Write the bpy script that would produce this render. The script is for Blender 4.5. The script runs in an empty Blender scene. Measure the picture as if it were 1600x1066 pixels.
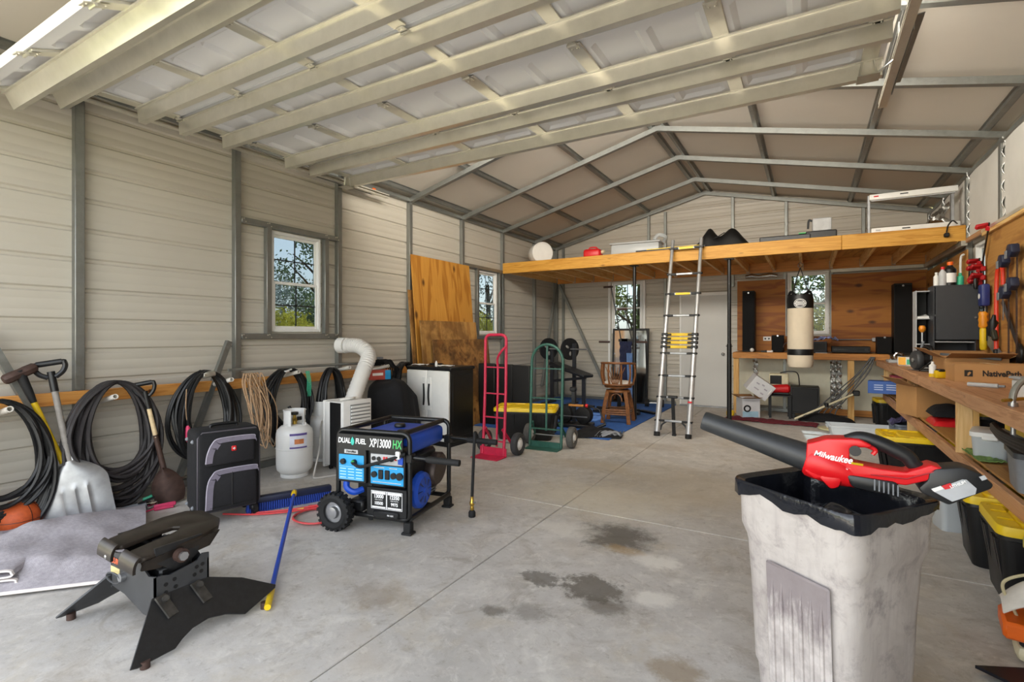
import bpy, bmesh, math, random
from mathutils import Vector, Matrix, noise
random.seed(11)
D = bpy.data; SC = bpy.context.scene; COL = SC.collection
PI = math.pi
V = Vector

# ------------------------------------------------------------------ camera, sky, sun, exposure
cam = D.objects.new('camera', D.cameras.new('camera')); COL.objects.link(cam); SC.camera = cam
cam.location = (0, 0, 1.325); cam.rotation_euler = (PI/2, 0, .5287)
cam.data.sensor_width = 36; cam.data.lens = 796.1/1600*36; cam.data.shift_y = -9/1600
cam.data.clip_start = .05; cam.data.clip_end = 400
SC.view_settings.view_transform = 'Standard'; SC.view_settings.look = 'None'
SC.view_settings.gamma = 1; SC.view_settings.use_curve_mapping = False
SC.view_settings.exposure = 1.9
SC.cycles.diffuse_bounces = 8; SC.cycles.max_bounces = 14; SC.cycles.transparent_max_bounces = 16
W = D.worlds.new('sky'); SC.world = W; W.use_nodes = True
wn = W.node_tree.nodes; wl = W.node_tree.links
sky = wn.new('ShaderNodeTexSky'); sky.sky_type = 'NISHITA'; sky.sun_disc = False
sky.sun_elevation = math.radians(41); sky.sun_rotation = math.radians(-5); sky.dust_density = 2.0; sky.air_density = 1.0
hz = wn.new('ShaderNodeHueSaturation'); hz.inputs['Saturation'].default_value = .45
wm = wn.new('ShaderNodeMix'); wm.data_type = 'RGBA'; wm.blend_type = 'MULTIPLY'; wm.inputs[0].default_value = 1; wm.inputs[7].default_value = (1, .94, .86, 1)
wl.new(sky.outputs[0], hz.inputs['Color']); wl.new(hz.outputs[0], wm.inputs[6]); wl.new(wm.outputs[2], wn['Background'].inputs[0])
wn['Background'].inputs[1].default_value = .32
sun = D.objects.new('sun', D.lights.new('sun', 'SUN')); COL.objects.link(sun)
sun.data.energy = 6.0; sun.data.angle = math.radians(.6); sun.data.color = (1, .93, .82)
sun.rotation_euler = V((-.07, .752, .655)).to_track_quat('Z', 'Y').to_euler()
portal = D.objects.new('door_portal', D.lights.new('door_portal', 'AREA')); COL.objects.link(portal)
portal.data.shape = 'RECTANGLE'; portal.data.size = 5.0; portal.data.size_y = 2.95
portal.location = (-2.05, .36, 1.5); portal.rotation_euler = (PI/2, 0, 0)
portal.data.cycles.is_portal = True

# unseen fill light added above the open door to brighten the garage rear
for x, y, z, w, h, e, aim in ((-1.65, 3.75, 3.42, 4.2, .6, 60, (0, .80, -.6)), (-1.65, 1.0, 3.5, 3.0, .5, 0, (0, .8, .2))):
    if not e: continue
    q = D.objects.new('strip_light', D.lights.new('strip_light', 'AREA')); COL.objects.link(q); q.data.shape = 'RECTANGLE'; q.data.size = w; q.data.size_y = h
    q.data.energy = e; q.data.color = (1, .93, .82); q.location = (x, y, z); q.rotation_euler = V(aim).to_track_quat('-Z', 'Y').to_euler()

# ------------------------------------------------------------------ mesh helpers
def frame(loc, z, x=(1, 0, 0)):
    z = V(z).normalized(); x = V(x); x = x - z*x.dot(z)
    if x.length < .05: x = z.orthogonal()
    x = x.normalized(); y = z.cross(x)
    m = Matrix((x, y, z)).transposed().to_4x4(); m.translation = V(loc); return m
def TR(loc=(0, 0, 0), rz=0, rx=0, ry=0):
    return Matrix.Translation(V(loc)) @ Matrix.Rotation(rz, 4, 'Z') @ Matrix.Rotation(ry, 4, 'Y') @ Matrix.Rotation(rx, 4, 'X')
def bez(p, n=12):
    """smooth open curve through control points (Catmull-Rom)"""
    p = [V(q) for q in p]; P = [2*p[0]-p[1]] + p + [2*p[-1]-p[-2]]; o = []
    for i in range(1, len(P)-2):
        for k in range(n):
            t = k/n; a, b, c, d = P[i-1], P[i], P[i+1], P[i+2]
            o.append(.5*((2*b) + (c-a)*t + (2*a-5*b+4*c-d)*t*t + (3*b-a-3*c+d)*t**3))
    o.append(p[-1]); return o
class MB:
    def __init__(s): s.bm = bmesh.new()
    def add(s, vs, fs, M=None, bev=0, seg=1, lim=.5):
        t = bmesh.new(); b = [t.verts.new(M @ V(v) if M else V(v)) for v in vs]
        for f in fs:
            try: t.faces.new([b[i] for i in f])
            except ValueError: pass
        if bev:
            t.normal_update()
            bmesh.ops.recalc_face_normals(t, faces=t.faces)
            ed = [e for e in t.edges if len(e.link_faces) == 2 and e.calc_face_angle(0) > lim]
            bmesh.ops.bevel(t, geom=ed, offset=bev, segments=seg, affect='EDGES', profile=.5, clamp_overlap=True)
        mp = {v: s.bm.verts.new(v.co) for v in t.verts}
        for f in t.faces:
            try: s.bm.faces.new([mp[v] for v in f.verts])
            except ValueError: pass
        t.free(); return s
    def box(s, c, sz, bev=0, M=None, seg=1, R=None):
        x, y, z = [q/2 for q in sz]
        m = Matrix.Translation(V(c)) @ (R if R else Matrix())
        if M: m = M @ m
        vs = [(a*x, b*y, d*z) for a in (-1, 1) for b in (-1, 1) for d in (-1, 1)]
        return s.add(vs, [(0, 1, 3, 2), (4, 6, 7, 5), (0, 4, 5, 1), (2, 3, 7, 6), (0, 2, 6, 4), (1, 5, 7, 3)], m, bev, seg)
    def bar(s, p0, p1, w, h, up=(0, 0, 1), bev=0, M=None):
        p0 = V(p0); p1 = V(p1); z = p1-p0; u = V(up)
        if abs(z.normalized().dot(u)) > .99: u = V((0, 1, 0))
        x = u.cross(z)
        m = frame((p0+p1)/2, z, x)
        if M: m = M @ m
        return s.box((0, 0, 0), (w, h, z.length), bev, m)
    def tube(s, pts, r, n=8, closed=False, cap=True, M=None, flat=1.0):
        pts = [V(p) for p in pts]; N = len(pts); rs = r if isinstance(r, (list, tuple)) else [r]*N
        tg = []
        for i in range(N):
            a = pts[(i-1) % N] if (closed or i) else pts[0]; b = pts[(i+1) % N] if (closed or i < N-1) else pts[-1]
            tg.append((b-a).normalized() if (b-a).length > 1e-9 else V((0, 0, 1)))
        x = tg[0].orthogonal().normalized(); vs = []; 
        for i in range(N):
            x = (x - tg[i]*x.dot(tg[i]))
            x = x.normalized() if x.length > 1e-6 else tg[i].orthogonal().normalized()
            y = tg[i].cross(x)
            for k in range(n):
                a = 2*PI*k/n; vs.append(pts[i] + (x*math.cos(a) + y*math.sin(a)*flat)*rs[i])
        fs = []
        for i in range(N if closed else N-1):
            j = (i+1) % N
            for k in range(n):
                l = (k+1) % n; fs.append((i*n+k, i*n+l, j*n+l, j*n+k))
        if cap and not closed: fs += [tuple(range(n))[::-1], tuple((N-1)*n+k for k in range(n))]
        return s.add(vs, fs, M)
    def cyl(s, p0, p1, r0, r1=None, n=16, M=None):
        return s.tube([p0, p1], [r0, r0 if r1 is None else r1], n, M=M)
    def lathe(s, prof, n=24, M=None, cap=True):
        vs = []; fs = []; m = len(prof)
        for r, z in prof:
            for k in range(n): vs.append((r*math.cos(2*PI*k/n), r*math.sin(2*PI*k/n), z))
        for i in range(m-1):
            for k in range(n):
                l = (k+1) % n; fs.append((i*n+k, i*n+l, (i+1)*n+l, (i+1)*n+k))
        if cap: fs += [tuple(range(n))[::-1], tuple((m-1)*n+k for k in range(n))]
        return s.add(vs, fs, M)
    def prism(s, poly, h, M=None, bev=0, seg=1, lim=.5):
        n = len(poly); vs = [(x, y, 0) for x, y in poly] + [(x, y, h) for x, y in poly]
        fs = [tuple(range(n))[::-1], tuple(range(n, 2*n))] + [(i, (i+1) % n, n+(i+1) % n, n+i) for i in range(n)]
        return s.add(vs, fs, M, bev, seg, lim)
    def sph(s, c, r, u=16, v=10, sc=(1, 1, 1), M=None):
        prof = [(math.sin(PI*i/v), -math.cos(PI*i/v)) for i in range(1, v)]
        vs = []; fs = []
        for rr, z in prof:
            for k in range(u): vs.append((c[0]+r*sc[0]*rr*math.cos(2*PI*k/u), c[1]+r*sc[1]*rr*math.sin(2*PI*k/u), c[2]+r*sc[2]*z))
        for i in range(v-2):
            for k in range(u): fs.append((i*u+k, i*u+(k+1) % u, (i+1)*u+(k+1) % u, (i+1)*u+k))
        b = len(vs); vs += [(c[0], c[1], c[2]-r*sc[2]), (c[0], c[1], c[2]+r*sc[2])]
        for k in range(u): fs += [(b, (k+1) % u, k), (b+1, (v-2)*u+k, (v-2)*u+(k+1) % u)]
        return s.add(vs, fs, M)
    def grid(s, f, nu, nv, th=0, M=None, cu=False):
        P = [[V(f(i/nu, j/nv)) for j in range(nv+1)] for i in range(nu+(0 if cu else 1))]; A = len(P)
        vs = [p for r in P for p in r]; w = nv+1; fs = []
        for i in range(nu):
            for j in range(nv):
                k = (i+1) % A; fs.append((i*w+j, k*w+j, k*w+j+1, i*w+j+1))
        if th:
            N = [V((0, 0, 0)) for _ in vs]
            for q in fs:
                n = (vs[q[1]]-vs[q[0]]).cross(vs[q[3]]-vs[q[0]])
                for i in q: N[i] += n
            b = len(vs); vs = vs + [vs[i] - N[i].normalized()*th for i in range(b)]
            fs2 = [tuple(i+b for i in q)[::-1] for q in fs]
            ed = []
            for i in range(A-1): ed += [(i*w, (i+1)*w), ((i+1)*w+nv, i*w+nv)]
            if not cu:
                for j in range(nv): ed += [(j+1, j), ((A-1)*w+j, (A-1)*w+j+1)]
            elif A > 2: ed += [((A-1)*w, 0), (nv, (A-1)*w+nv)]
            fs = fs + fs2 + [(a, a+b, c+b, c) for a, c in ed]
        return s.add(vs, fs, M)
    def out(s, name, mat, parent=None, smooth=True, ang=38, label=None):
        bmesh.ops.recalc_face_normals(s.bm, faces=s.bm.faces)
        me = D.meshes.new(name); s.bm.to_mesh(me); s.bm.free(); me.materials.append(mat)
        if smooth:
            for p in me.polygons: p.use_smooth = True
            me.set_sharp_from_angle(angle=math.radians(ang))
        o = D.objects.new(name, me); COL.objects.link(o)
        if parent: o.parent = parent
        if label: o['label'] = label
        return o
def thing(name, label, cat, loc=(0, 0, 0), rz=0, group=None, M=None):
    o = D.objects.new(name, None); COL.objects.link(o); o.empty_display_size = .1
    if M is not None: o.matrix_world = M
    else: o.location = loc; o.rotation_euler = (0, 0, rz)
    return tag(o, label, cat, group)
def tag(o, label, cat, group=None):
    o['label'] = label; o['category'] = cat
    if group: o['group'] = group
    return o
def struct(o, label=None):
    o['kind'] = 'structure'
    if label: o['label'] = label
    return o
def sroot(name, label=None, loc=(0, 0, 0), rz=0):
    o = D.objects.new(name, None); COL.objects.link(o); o.location = loc; o.rotation_euler = (0, 0, rz)
    return struct(o, label)
def dup(root, M, label, group=None):
    r = root.copy(); COL.objects.link(r); r.matrix_world = M; r['label'] = label
    if group: r['group'] = group
    for ch in list(root.children):
        c = ch.copy(); COL.objects.link(c); c.parent = r
        for g in list(ch.children):
            e = g.copy(); COL.objects.link(e); e.parent = c
    return r
def text(body, size, M, mat, parent, name='lettering', ext=.0006, bold=0, shear=0, align='CENTER', sx=1):
    cu = D.curves.new(name, 'FONT'); cu.body = body; cu.size = size; cu.extrude = ext; cu.offset = bold; cu.shear = shear
    cu.align_x = align; cu.align_y = 'CENTER'; cu.resolution_u = 3
    t = D.objects.new(name, cu); COL.objects.link(t); bpy.context.view_layer.update()
    me = D.meshes.new_from_object(t.evaluated_get(bpy.context.evaluated_depsgraph_get()))
    D.objects.remove(t); D.curves.remove(cu)
    me.transform(M @ Matrix.Diagonal((sx, 1, 1, 1))); me.materials.clear(); me.materials.append(mat); me.name = name
    o = D.objects.new(name, me); COL.objects.link(o); o.parent = parent; return o

# ------------------------------------------------------------------ materials
def lin(c):
    if isinstance(c, str): c = [int(c[i:i+2], 16)/255 for i in (0, 2, 4)]
    return tuple((q/12.92 if q <= .04045 else ((q+.055)/1.055)**2.4) for q in c[:3]) + (1,)
class NT:
    def __init__(s, name):
        s.m = D.materials.new(name); s.m.use_nodes = True; s.t = s.m.node_tree
        s.b = s.t.nodes['Principled BSDF']; s.tc = None
    def n(s, typ, **kw):
        q = s.t.nodes.new('ShaderNode'+typ)
        for k, v in kw.items():
            if hasattr(q, k) and not k[0].isupper(): setattr(q, k, v)
            else: q.inputs[k.replace('_', ' ')].default_value = v
        return q
    def l(s, a, b): s.t.links.new(a, b)
    def co(s, sc=(1, 1, 1), rnd=True, loc=(0, 0, 0)):
        tc = s.n('TexCoord'); mp = s.n('Mapping'); mp.inputs['Scale'].default_value = sc; mp.inputs['Location'].default_value = loc
        if rnd:
            oi = s.n('ObjectInfo'); ad = s.n('VectorMath', operation='MULTIPLY_ADD'); ad.inputs[1].default_value = (7, 5, 3)
            s.l(oi.outputs['Random'], ad.inputs[0]); s.l(tc.outputs['Object'], ad.inputs[2]); s.l(ad.outputs[0], mp.inputs['Vector'])
        else: s.l(tc.outputs['Object'], mp.inputs['Vector'])
        return mp.outputs[0]
    def noise(s, co, scale, det=4, rough=.55, dist=0):
        q = s.n('TexNoise'); q.inputs['Scale'].default_value = scale; q.inputs['Detail'].default_value = det
        q.inputs['Roughness'].default_value = rough; q.inputs['Distortion'].default_value = dist
        s.l(co, q.inputs['Vector']); return q.outputs['Fac']
    def ramp(s, f, *stops):
        r = s.n('ValToRGB'); e = r.color_ramp.elements
        while len(e) < len(stops): e.new(.5)
        for q, (p, c) in zip(e, stops): q.position = p; q.color = lin(c) if not isinstance(c, float) else (c, c, c, 1)
        s.l(f, r.inputs[0]); return r.outputs[0]
    def mix(s, f, a, b, mode='MIX'):
        q = s.n('Mix', data_type='RGBA', blend_type=mode)
        for sock, val in ((q.inputs[0], f), (q.inputs[6], a), (q.inputs[7], b)):
            if isinstance(val, (float, int)): sock.default_value = val
            elif isinstance(val, (tuple, str)): sock.default_value = lin(val)
            else: s.l(val, sock)
        return q.outputs[2]
    def bump(s, f, st=.2, dist=.01):
        q = s.n('Bump'); q.inputs['Strength'].default_value = st; q.inputs['Distance'].default_value = dist
        s.l(f, q.inputs['Height']); s.l(q.outputs[0], s.b.inputs['Normal'])
    def col(s, c): s.l(c, s.b.inputs['Base Color'])
def plain(name, c, rough=.5, metal=0, var=.12, ns=12, bump=0, spec=.5, coat=0):
    t = NT(name); b = t.b; co = t.co()
    f = t.noise(co, ns, 5)
    c0 = lin(c); lo = tuple(q*(1-var) for q in c0[:3]) + (1,); hi = tuple(min(1, q*(1+var)) for q in c0[:3]) + (1,)
    r = t.n('ValToRGB'); r.color_ramp.elements[0].color = lo; r.color_ramp.elements[1].color = hi
    r.color_ramp.elements[0].position = .3; r.color_ramp.elements[1].position = .7
    t.l(f, r.inputs[0]); t.col(r.outputs[0])
    b.inputs['Roughness'].default_value = rough; b.inputs['Metallic'].default_value = metal
    b.inputs['Specular IOR Level'].default_value = spec; b.inputs['Coat Weight'].default_value = coat
    if bump: t.bump(t.noise(co, ns*4, 3), bump, .004)
    return t.m
def pine(name, ax, lo, hi, knot='5a3512', rough=.55, sc=1):
    t = NT(name); s = [14*sc]*3; s['xyz'.index(ax)] = .9*sc
    co = t.co(tuple(s)); f = t.noise(co, 1.6, 5, .6, 1.2)
    c = t.ramp(f, (.25, lo), (.5, hi), (.62, lo), (.8, hi))
    s2 = [6, 6, 6]; s2['xyz'.index(ax)] = 2.2
    v = t.n('TexVoronoi'); v.inputs['Scale'].default_value = 1.1; t.l(t.co(tuple(s2)), v.inputs['Vector'])
    k = t.ramp(v.outputs['Distance'], (.0, .85), (.11, .0))
    t.col(t.mix(k, c, knot)); t.b.inputs['Roughness'].default_value = rough; t.bump(f, .12, .004); return t.m
def plyw(name, ax, lo, hi, dark=None, knots=True):
    """rotary-cut plywood face: broad wavy figure drawn out along one axis, football knots"""
    t = NT(name); i = 'xyz'.index(ax); s = [3.2]*3; s[i] = .45
    co = t.co(tuple(s)); f = t.noise(co, 1.3, 3, .5, .6)
    m = t.n('Math', operation='MULTIPLY'); m.inputs[1].default_value = 26; t.l(f, m.inputs[0])
    sn = t.n('Math', operation='SINE'); t.l(m.outputs[0], sn.inputs[0])
    ab = t.n('Math', operation='MULTIPLY_ADD'); ab.inputs[1].default_value = .5; ab.inputs[2].default_value = .5; t.l(sn.outputs[0], ab.inputs[0])
    c = t.ramp(ab.outputs[0], (.0, lo), (.35, hi), (1., hi))
    g = t.noise(t.co(tuple(90 if k != i else 3 for k in range(3))), 1, 3)
    c = t.mix(t.ramp(g, (.35, .35), (.65, .0)), c, lo)
    big = t.noise(t.co(), 1.1, 2); c = t.mix(t.ramp(big, (.35, .3), (.7, .0)), c, lo)
    if knots:
        s2 = [4.0, 4.0, 4.0]; s2[i] = 2.2
        v = t.n('TexVoronoi'); v.inputs['Scale'].default_value = 1.; t.l(t.co(tuple(s2)), v.inputs['Vector'])
        c = t.mix(t.ramp(v.outputs['Distance'], (.06, .9), (.16, .0)), c, '4a2408')
    if dark: c = t.mix(t.ramp(t.noise(t.co(), 3.2, 5, .65), (.42, .75), (.62, .0)), c, dark)
    t.col(c); t.b.inputs['Roughness'].default_value = .6; t.bump(ab.outputs[0], .05, .003); return t.m
def galv(name, c0='8d8f8c', c1='c4c6c2', rough=.38, sc=60, met=.85, sp_=.22):
    t = NT(name); v = t.n('TexVoronoi'); v.inputs['Scale'].default_value = sc; t.l(t.co(), v.inputs['Vector'])
    sp = t.n('SeparateColor'); t.l(v.outputs['Color'], sp.inputs[0])
    f = t.noise(t.co(), 9, 5, .6); c = t.mix(t.ramp(f, (.25, .25), (.75, .75)), c0, c1)
    c = t.mix(sp_, c, t.ramp(sp.outputs[0], (0, c0), (1, c1)))
    t.col(c); t.b.inputs['Metallic'].default_value = met
    mr = t.n('Math', operation='MULTIPLY_ADD'); mr.inputs[1].default_value = .18*sp_/.22; mr.inputs[2].default_value = rough-.06
    t.l(sp.outputs[0], mr.inputs[0]); t.l(mr.outputs[0], t.b.inputs['Roughness']); return t.m
def glassm(name, tint=(.27, .31, .34), rough=.02, refl=.12):
    t = NT(name); t.t.nodes.remove(t.b); o = t.t.nodes['Material Output']
    a = t.n('BsdfTransparent'); a.inputs[0].default_value = (*tint, 1); g = t.n('BsdfGlossy'); g.inputs['Roughness'].default_value = rough
    lw = t.n('LayerWeight'); pw = t.n('Math', operation='POWER'); pw.inputs[1].default_value = 4.0; t.l(lw.outputs['Facing'], pw.inputs[0])
    fr = t.n('Math', operation='MULTIPLY_ADD'); fr.inputs[1].default_value = .8; fr.inputs[2].default_value = .03; t.l(pw.outputs[0], fr.inputs[0]); mx = t.n('MixShader')
    t.l(fr.outputs[0], mx.inputs[0]); t.l(a.outputs[0], mx.inputs[1]); t.l(g.outputs[0], mx.inputs[2]); t.l(mx.outputs[0], o.inputs[0]); return t.m
def clearp(name, c='e6ebee', alpha=.55):
    t = NT(name); b = t.b; b.inputs['Base Color'].default_value = lin(c); b.inputs['Roughness'].default_value = .3
    b.inputs['Alpha'].default_value = alpha; return t.m
def leafm(name, c0, c1, sc=3):
    t = NT(name); f = t.noise(t.co(), sc, 3); c = t.ramp(f, (.3, c0), (.7, c1)); t.col(c); b = t.b; b.inputs['Roughness'].default_value = .6
    o = t.t.nodes['Material Output']; tr = t.n('BsdfTranslucent'); t.l(c, tr.inputs[0]); mx = t.n('MixShader'); mx.inputs[0].default_value = .5
    t.l(b.outputs[0], mx.inputs[1]); t.l(tr.outputs[0], mx.inputs[2]); t.l(mx.outputs[0], o.inputs[0]); return t.m

SID = plain('siding paint', 'beb8ac', .42, 0, .02, 2)
ROOFW = plain('roof liner', 'cdc7bc', .6, 0, .03, 1.2)
INSUL = plain('white insulation', 'd8d6d0', .55, 0, .05, 3, .1)
GALV = galv('galvanised tube', '7d7f7c', 'a3a5a1', .45)
GALVB = galv('bright galvanised', 'c8c5b8', 'e8e4d8', .36, 40, .65, .05)
GALVP = galv('galvanised plate', 'b4b2a8', 'd6d4c8', .42, 45)
VINYL = plain('white vinyl', 'e8e8e6', .35, 0, .02)
DOORW = plain('door white', 'cdccc8', .4, 0, .025, 2)
SECT = plain('door section paint', 'dfe0e2', .4, 0, .03, 2)
MUNT = plain('dark muntin', '23262a', .4)
GLASS = glassm('tinted window glass')  # tint added to darken the bright outdoors seen through the panes
PINEX = pine('pine x', 'x', 'b97a26', 'e0a64a'); PINEY = pine('pine y', 'y', 'd09a58', 'ecc684'); PINEZ = pine('pine z', 'z', 'c08a44', 'dcb06a')
FASC = pine('fascia pine', 'x', 'b57a1c', 'd29c40'); LEDG = pine('ledger pine', 'y', 'c07b34', 'd99a50')
BENP = pine('bench pine', 'y', 'a87850', 'c89870'); BLEG = pine('bench leg pine', 'z', 'd0a05c', 'eac48a')
BKB = pine('back bench pine', 'x', 'a86a28', 'cb8a40')
DECK = plyw('loft deck ply', 'y', 'b8803a', 'd9a052', None, False)
PLYA = plyw('plywood sheet', 'z', 'a86d22', 'cf9640'); PLYB = plyw('weathered plywood', 'z', 'a5753a', 'c79a58', '6a4520'); PLYC = plyw('dark stained plywood', 'y', '8a5c2a', 'b58548', '3c2410')
PLYX = plyw('wall plywood x', 'x', '8a4c10', 'b0701f'); PLYR = plyw('wall plywood y', 'y', '9c6a34', 'c0904e')
PLYE = plain('plywood edge', '7a5a34', .7, 0, .4, 60)
BLK = plain('black plastic', '0f1012', .42, 0, .2); BLKM = plain('black paint metal', '0e0f10', .38, 0, .25, 30)
BLKR = plain('black rubber', '121213', .75, 0, .25, 30, .2); CORD = plain('black cord', '101012', .45, 0, .3, 8)
BLKF = plain('black fabric', '111114', .9, 0, .25, 40, .3); BLKDK = plain('matt black', '080809', .6)
GREY = plain('grey plastic', '7c7f84', .5); DGREY = plain('dark grey metal', '3a3c3f', .45); LGREY = plain('light grey', 'b6b8ba', .5)
WHT = plain('white plastic', 'e6e5e1', .4, 0, .03); WHTP = plain('white enamel', 'dcdcda', .3, 0, .04, 4)
PVC = plain('pvc pipe', 'd9d4cb', .4); RED = plain('red plastic', 'cf1d22', .38, 0, .06); DRED = plain('dark red', '7d1a1c', .5)
REDT = plain('red hand truck paint', 'c8274a', .4, 0, .12, 20); GRNT = plain('green hand truck paint', '2f5d50', .4, 0, .15, 20)
YEL = plain('yellow plastic', 'e6c312', .42, 0, .06); YELD = plain('yellow paint', 'd9b416', .45, 0, .15)
BLUE = plain('blue plastic', '1749b4', .4, 0, .08); DBLUE = plain('dark blue', '1a2550', .5); MATB = plain('blue foam mat', '2e5fa8', .8, 0, .12, 25, .2)
SKYB = plain('panel blue', '2b9bd6', .4, 0, .06); STEEL = plain('steel', 'b9babc', .28, .9, .1, 20); CHROME = plain('chrome', 'd5d6d8', .12, 1, .03)
ALUM = plain('worn aluminium', '9fa0a2', .40, .8, .22, 9); BRASS = plain('brass', 'c6a24a', .3, .9)
BRN = plain('rust brown steel', '4a3730', .6, .3, .25, 25); WOODH = plain('pale wood handle', 'd3bb92', .55, 0, .12, 30); GREYW = plain('weathered wood handle', '8a857f', .6, 0, .15, 30)
ROPE = plain('tan rope', 'b39373', .9, 0, .2, 40, .3); CARD = plain('cardboard', 'b78a57', .75, 0, .07, 5); CARDD = plain('cardboard inside', '9a7145', .8, 0, .07, 5)
ORNG = plain('orange plastic', 'ef6a12', .4, 0, .05); BALL = plain('basketball rubber', 'b8501f', .6, 0, .12, 60, .3)
BAMB = plain('rattan', '7a4c26', .45, 0, .3, 30); CREAM = plain('cream', 'd8cfae', .5); FOIL = plain('foil', 'c8c8c6', .22, .95, .15, 40, .8)
PINK = plain('pink grip', 'd8406a', .5); TEAL = plain('green grip', '3fb38b', .5); CLEAR = clearp('clear plastic'); CLEARD = clearp('cloudy plastic', 'c9ced0', .75)
BLANK = plain('moving blanket', 'a9a4a9', .95, 0, .16, 55, .5); BLEDGE = plain('blanket binding', 'ded7d2', .9)
CANV = plain('bag canvas', 'd9cbb4', .75, 0, .05, 6, .1)
BAGP = plain('bin liner film', '1a1c22', .16, 0, .3, 10, .35); TRUNK = plain('bark', '5d4a3a', .9, 0, .3, 14)
GRASS = plain('grass ground', '6d7446', .95, 0, .35, 1.5); APRON = plain('sunlit concrete apron', 'ddd5c6', .9, 0, .05, 2)
REDMAT = plain('red rug', '6e1f2c', .95, 0, .35, 60, .4); PAPER = plain('paper white', 'ececea', .6, 0, .02)
TXTW = plain('white print', 'f2f2f2', .5, 0, 0); TXTG = plain('green print', '4cc26a', .5, 0, 0); TXTK = plain('black print', '1c1c1c', .5, 0, 0); TXTO = plain('orange print', 'd9633a', .5, 0, 0)
TEALP = plain('teal print', '35b9a8', .5, 0, 0); REDP = plain('red print', 'd0252b', .5, 0, 0); NAVY = plain('navy cloth', '1d2340', .9, 0, .2, 30, .3)

def concrete():
    t = NT('concrete slab'); co = t.co(rnd=False)
    a = t.noise(co, .9, 6, .65, .4); c = t.ramp(a, (.3, 'aaa7a2'), (.5, 'c2bfba'), (.72, 'd0cdc8'))
    c = t.mix(t.ramp(t.noise(co, 7, 6, .7), (.35, .35), (.62, .0)), c, 'a29c93')
    c = t.mix(t.ramp(t.noise(co, 26, 4, .7), (.28, .6), (.44, .0)), c, '8d877d'); c = t.mix(t.ramp(t.noise(t.co((1, 1, 1), False, (2, 8, 0)), 4.5, 7, .75, .8), (.5, .0), (.66, .5)), c, 'd9d5cc'); c = t.mix(t.ramp(t.noise(t.co((1, 1, 1), False, (5, 1, 0)), 3.1, 7, .75, 1.2), (.53, .0), (.68, .6)), c, '958c7f'); c = t.mix(t.ramp(t.noise(t.co((1, 1, 1), False, (7, 4, 0)), 11, 7, .8, .6), (.55, .0), (.68, .55)), c, 'e2dfd8'); c = t.mix(t.ramp(t.noise(t.co((1, 1, 1), False, (1, 6, 0)), 1.7, 6, .7, .5), (.56, .0), (.74, .5)), c, 'b3a588')
    c = t.mix(t.ramp(t.noise(co, 2.1, 5, .6, 1.), (.58, .0), (.75, .6)), c, 'dedbd4')
    c = t.mix(t.ramp(t.noise(t.co((1, 1, 1), False, (9, 3, 0)), 1.4, 5, .6), (.55, .0), (.78, .45)), c, 'b5a58c')
    def spot(x, y, r, colr, amt, ell=1., ns=5, sharp=.1):
        nonlocal c
        mp = t.n('Mapping'); tc = t.n('TexCoord'); mp.inputs['Location'].default_value = (-x/r, -y/(r*ell), 0); mp.inputs['Scale'].default_value = (1/r, 1/(r*ell), 0)
        t.l(tc.outputs['Object'], mp.inputs[0]); ln = t.n('VectorMath', operation='LENGTH'); t.l(mp.outputs[0], ln.inputs[0])
        ad = t.n('Math', operation='MULTIPLY_ADD'); ad.inputs[1].default_value = 2.1; t.l(t.noise(co, ns, 8, .78), ad.inputs[0]); t.l(ln.outputs['Value'], ad.inputs[2])
        f = t.ramp(ad.outputs[0], (.0, float(amt)), (.5, float(amt))); f = t.n('MapRange'); t.l(ad.outputs[0], f.inputs[0])
        f.inputs[1].default_value = 1.55; f.inputs[2].default_value = 1.55+sharp*5; f.inputs[3].default_value = amt; f.inputs[4].default_value = 0
        c = t.mix(f.outputs[0], c, colr)
    spot(-1.09, 3.24, .30, '5a554d', .85, .9, 6); spot(-.98, 2.52, .26, '5c564c', .8, .75, 9, .05); spot(-1.27, 2.48, .19, '554f47', .7, .6, 11, .04)
    spot(-1.31, 2.07, .08, '5c564c', .7, .8, 12); spot(-.86, 2.38, .13, '5a5348', .6, .8, 10); spot(-1.15, 2.15, .12, '5a5348', .4, .8, 14)
    spot(-.76, 2.99, .16, 'e6e3db', .8, .8, 6); spot(-.68, 2.57, .13, 'e6e3db', .75, .8, 6); spot(-1.0, 3.06, .14, 'b99a6a', .5, .5, 6)
    spot(-1.5, 3.9, .55, 'd6cdb6', .55, .7, 4, .2); spot(-.46, 2.06, .12, '8f7b5c', .6, 1, 7); spot(-1.45, 3.2, .3, 'dedad0', .5, .5, 5); spot(-1.9, 1.9, .2, '8c7d69', .5, .8, 6)
    spot(-1.9, 4.9, .5, 'b0a48e', .5, .5, 4); spot(-.9, 4.6, .7, 'bdb097', .45, .8, 3, .2); spot(-1.5, 6.1, .4, 'a09382', .4, .6, 5)
    t.col(c); t.b.inputs['Roughness'].default_value = .62; t.bump(t.noise(co, 45, 7, .7), .22, .005); return t.m
CONC = concrete()
# ------------------------------------------------------------------ setting: ground, floor, walls, roof
XL, XR, YB, YF = -4.76, 1.62, 10.0, .42
EAVE, RX, RZ = 3.14, -1.67, 3.92                       # underside of the bows at the posts and at the ridge
POSTY = [1.656+1.2192*k for k in range(-1, 7)] + [9.93]
def bowz(x): return EAVE + (x+4.70)*(RZ-EAVE)/3.03 if x < RX else 3.2 + (1.56-x)*(RZ-3.2)/3.23

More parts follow.
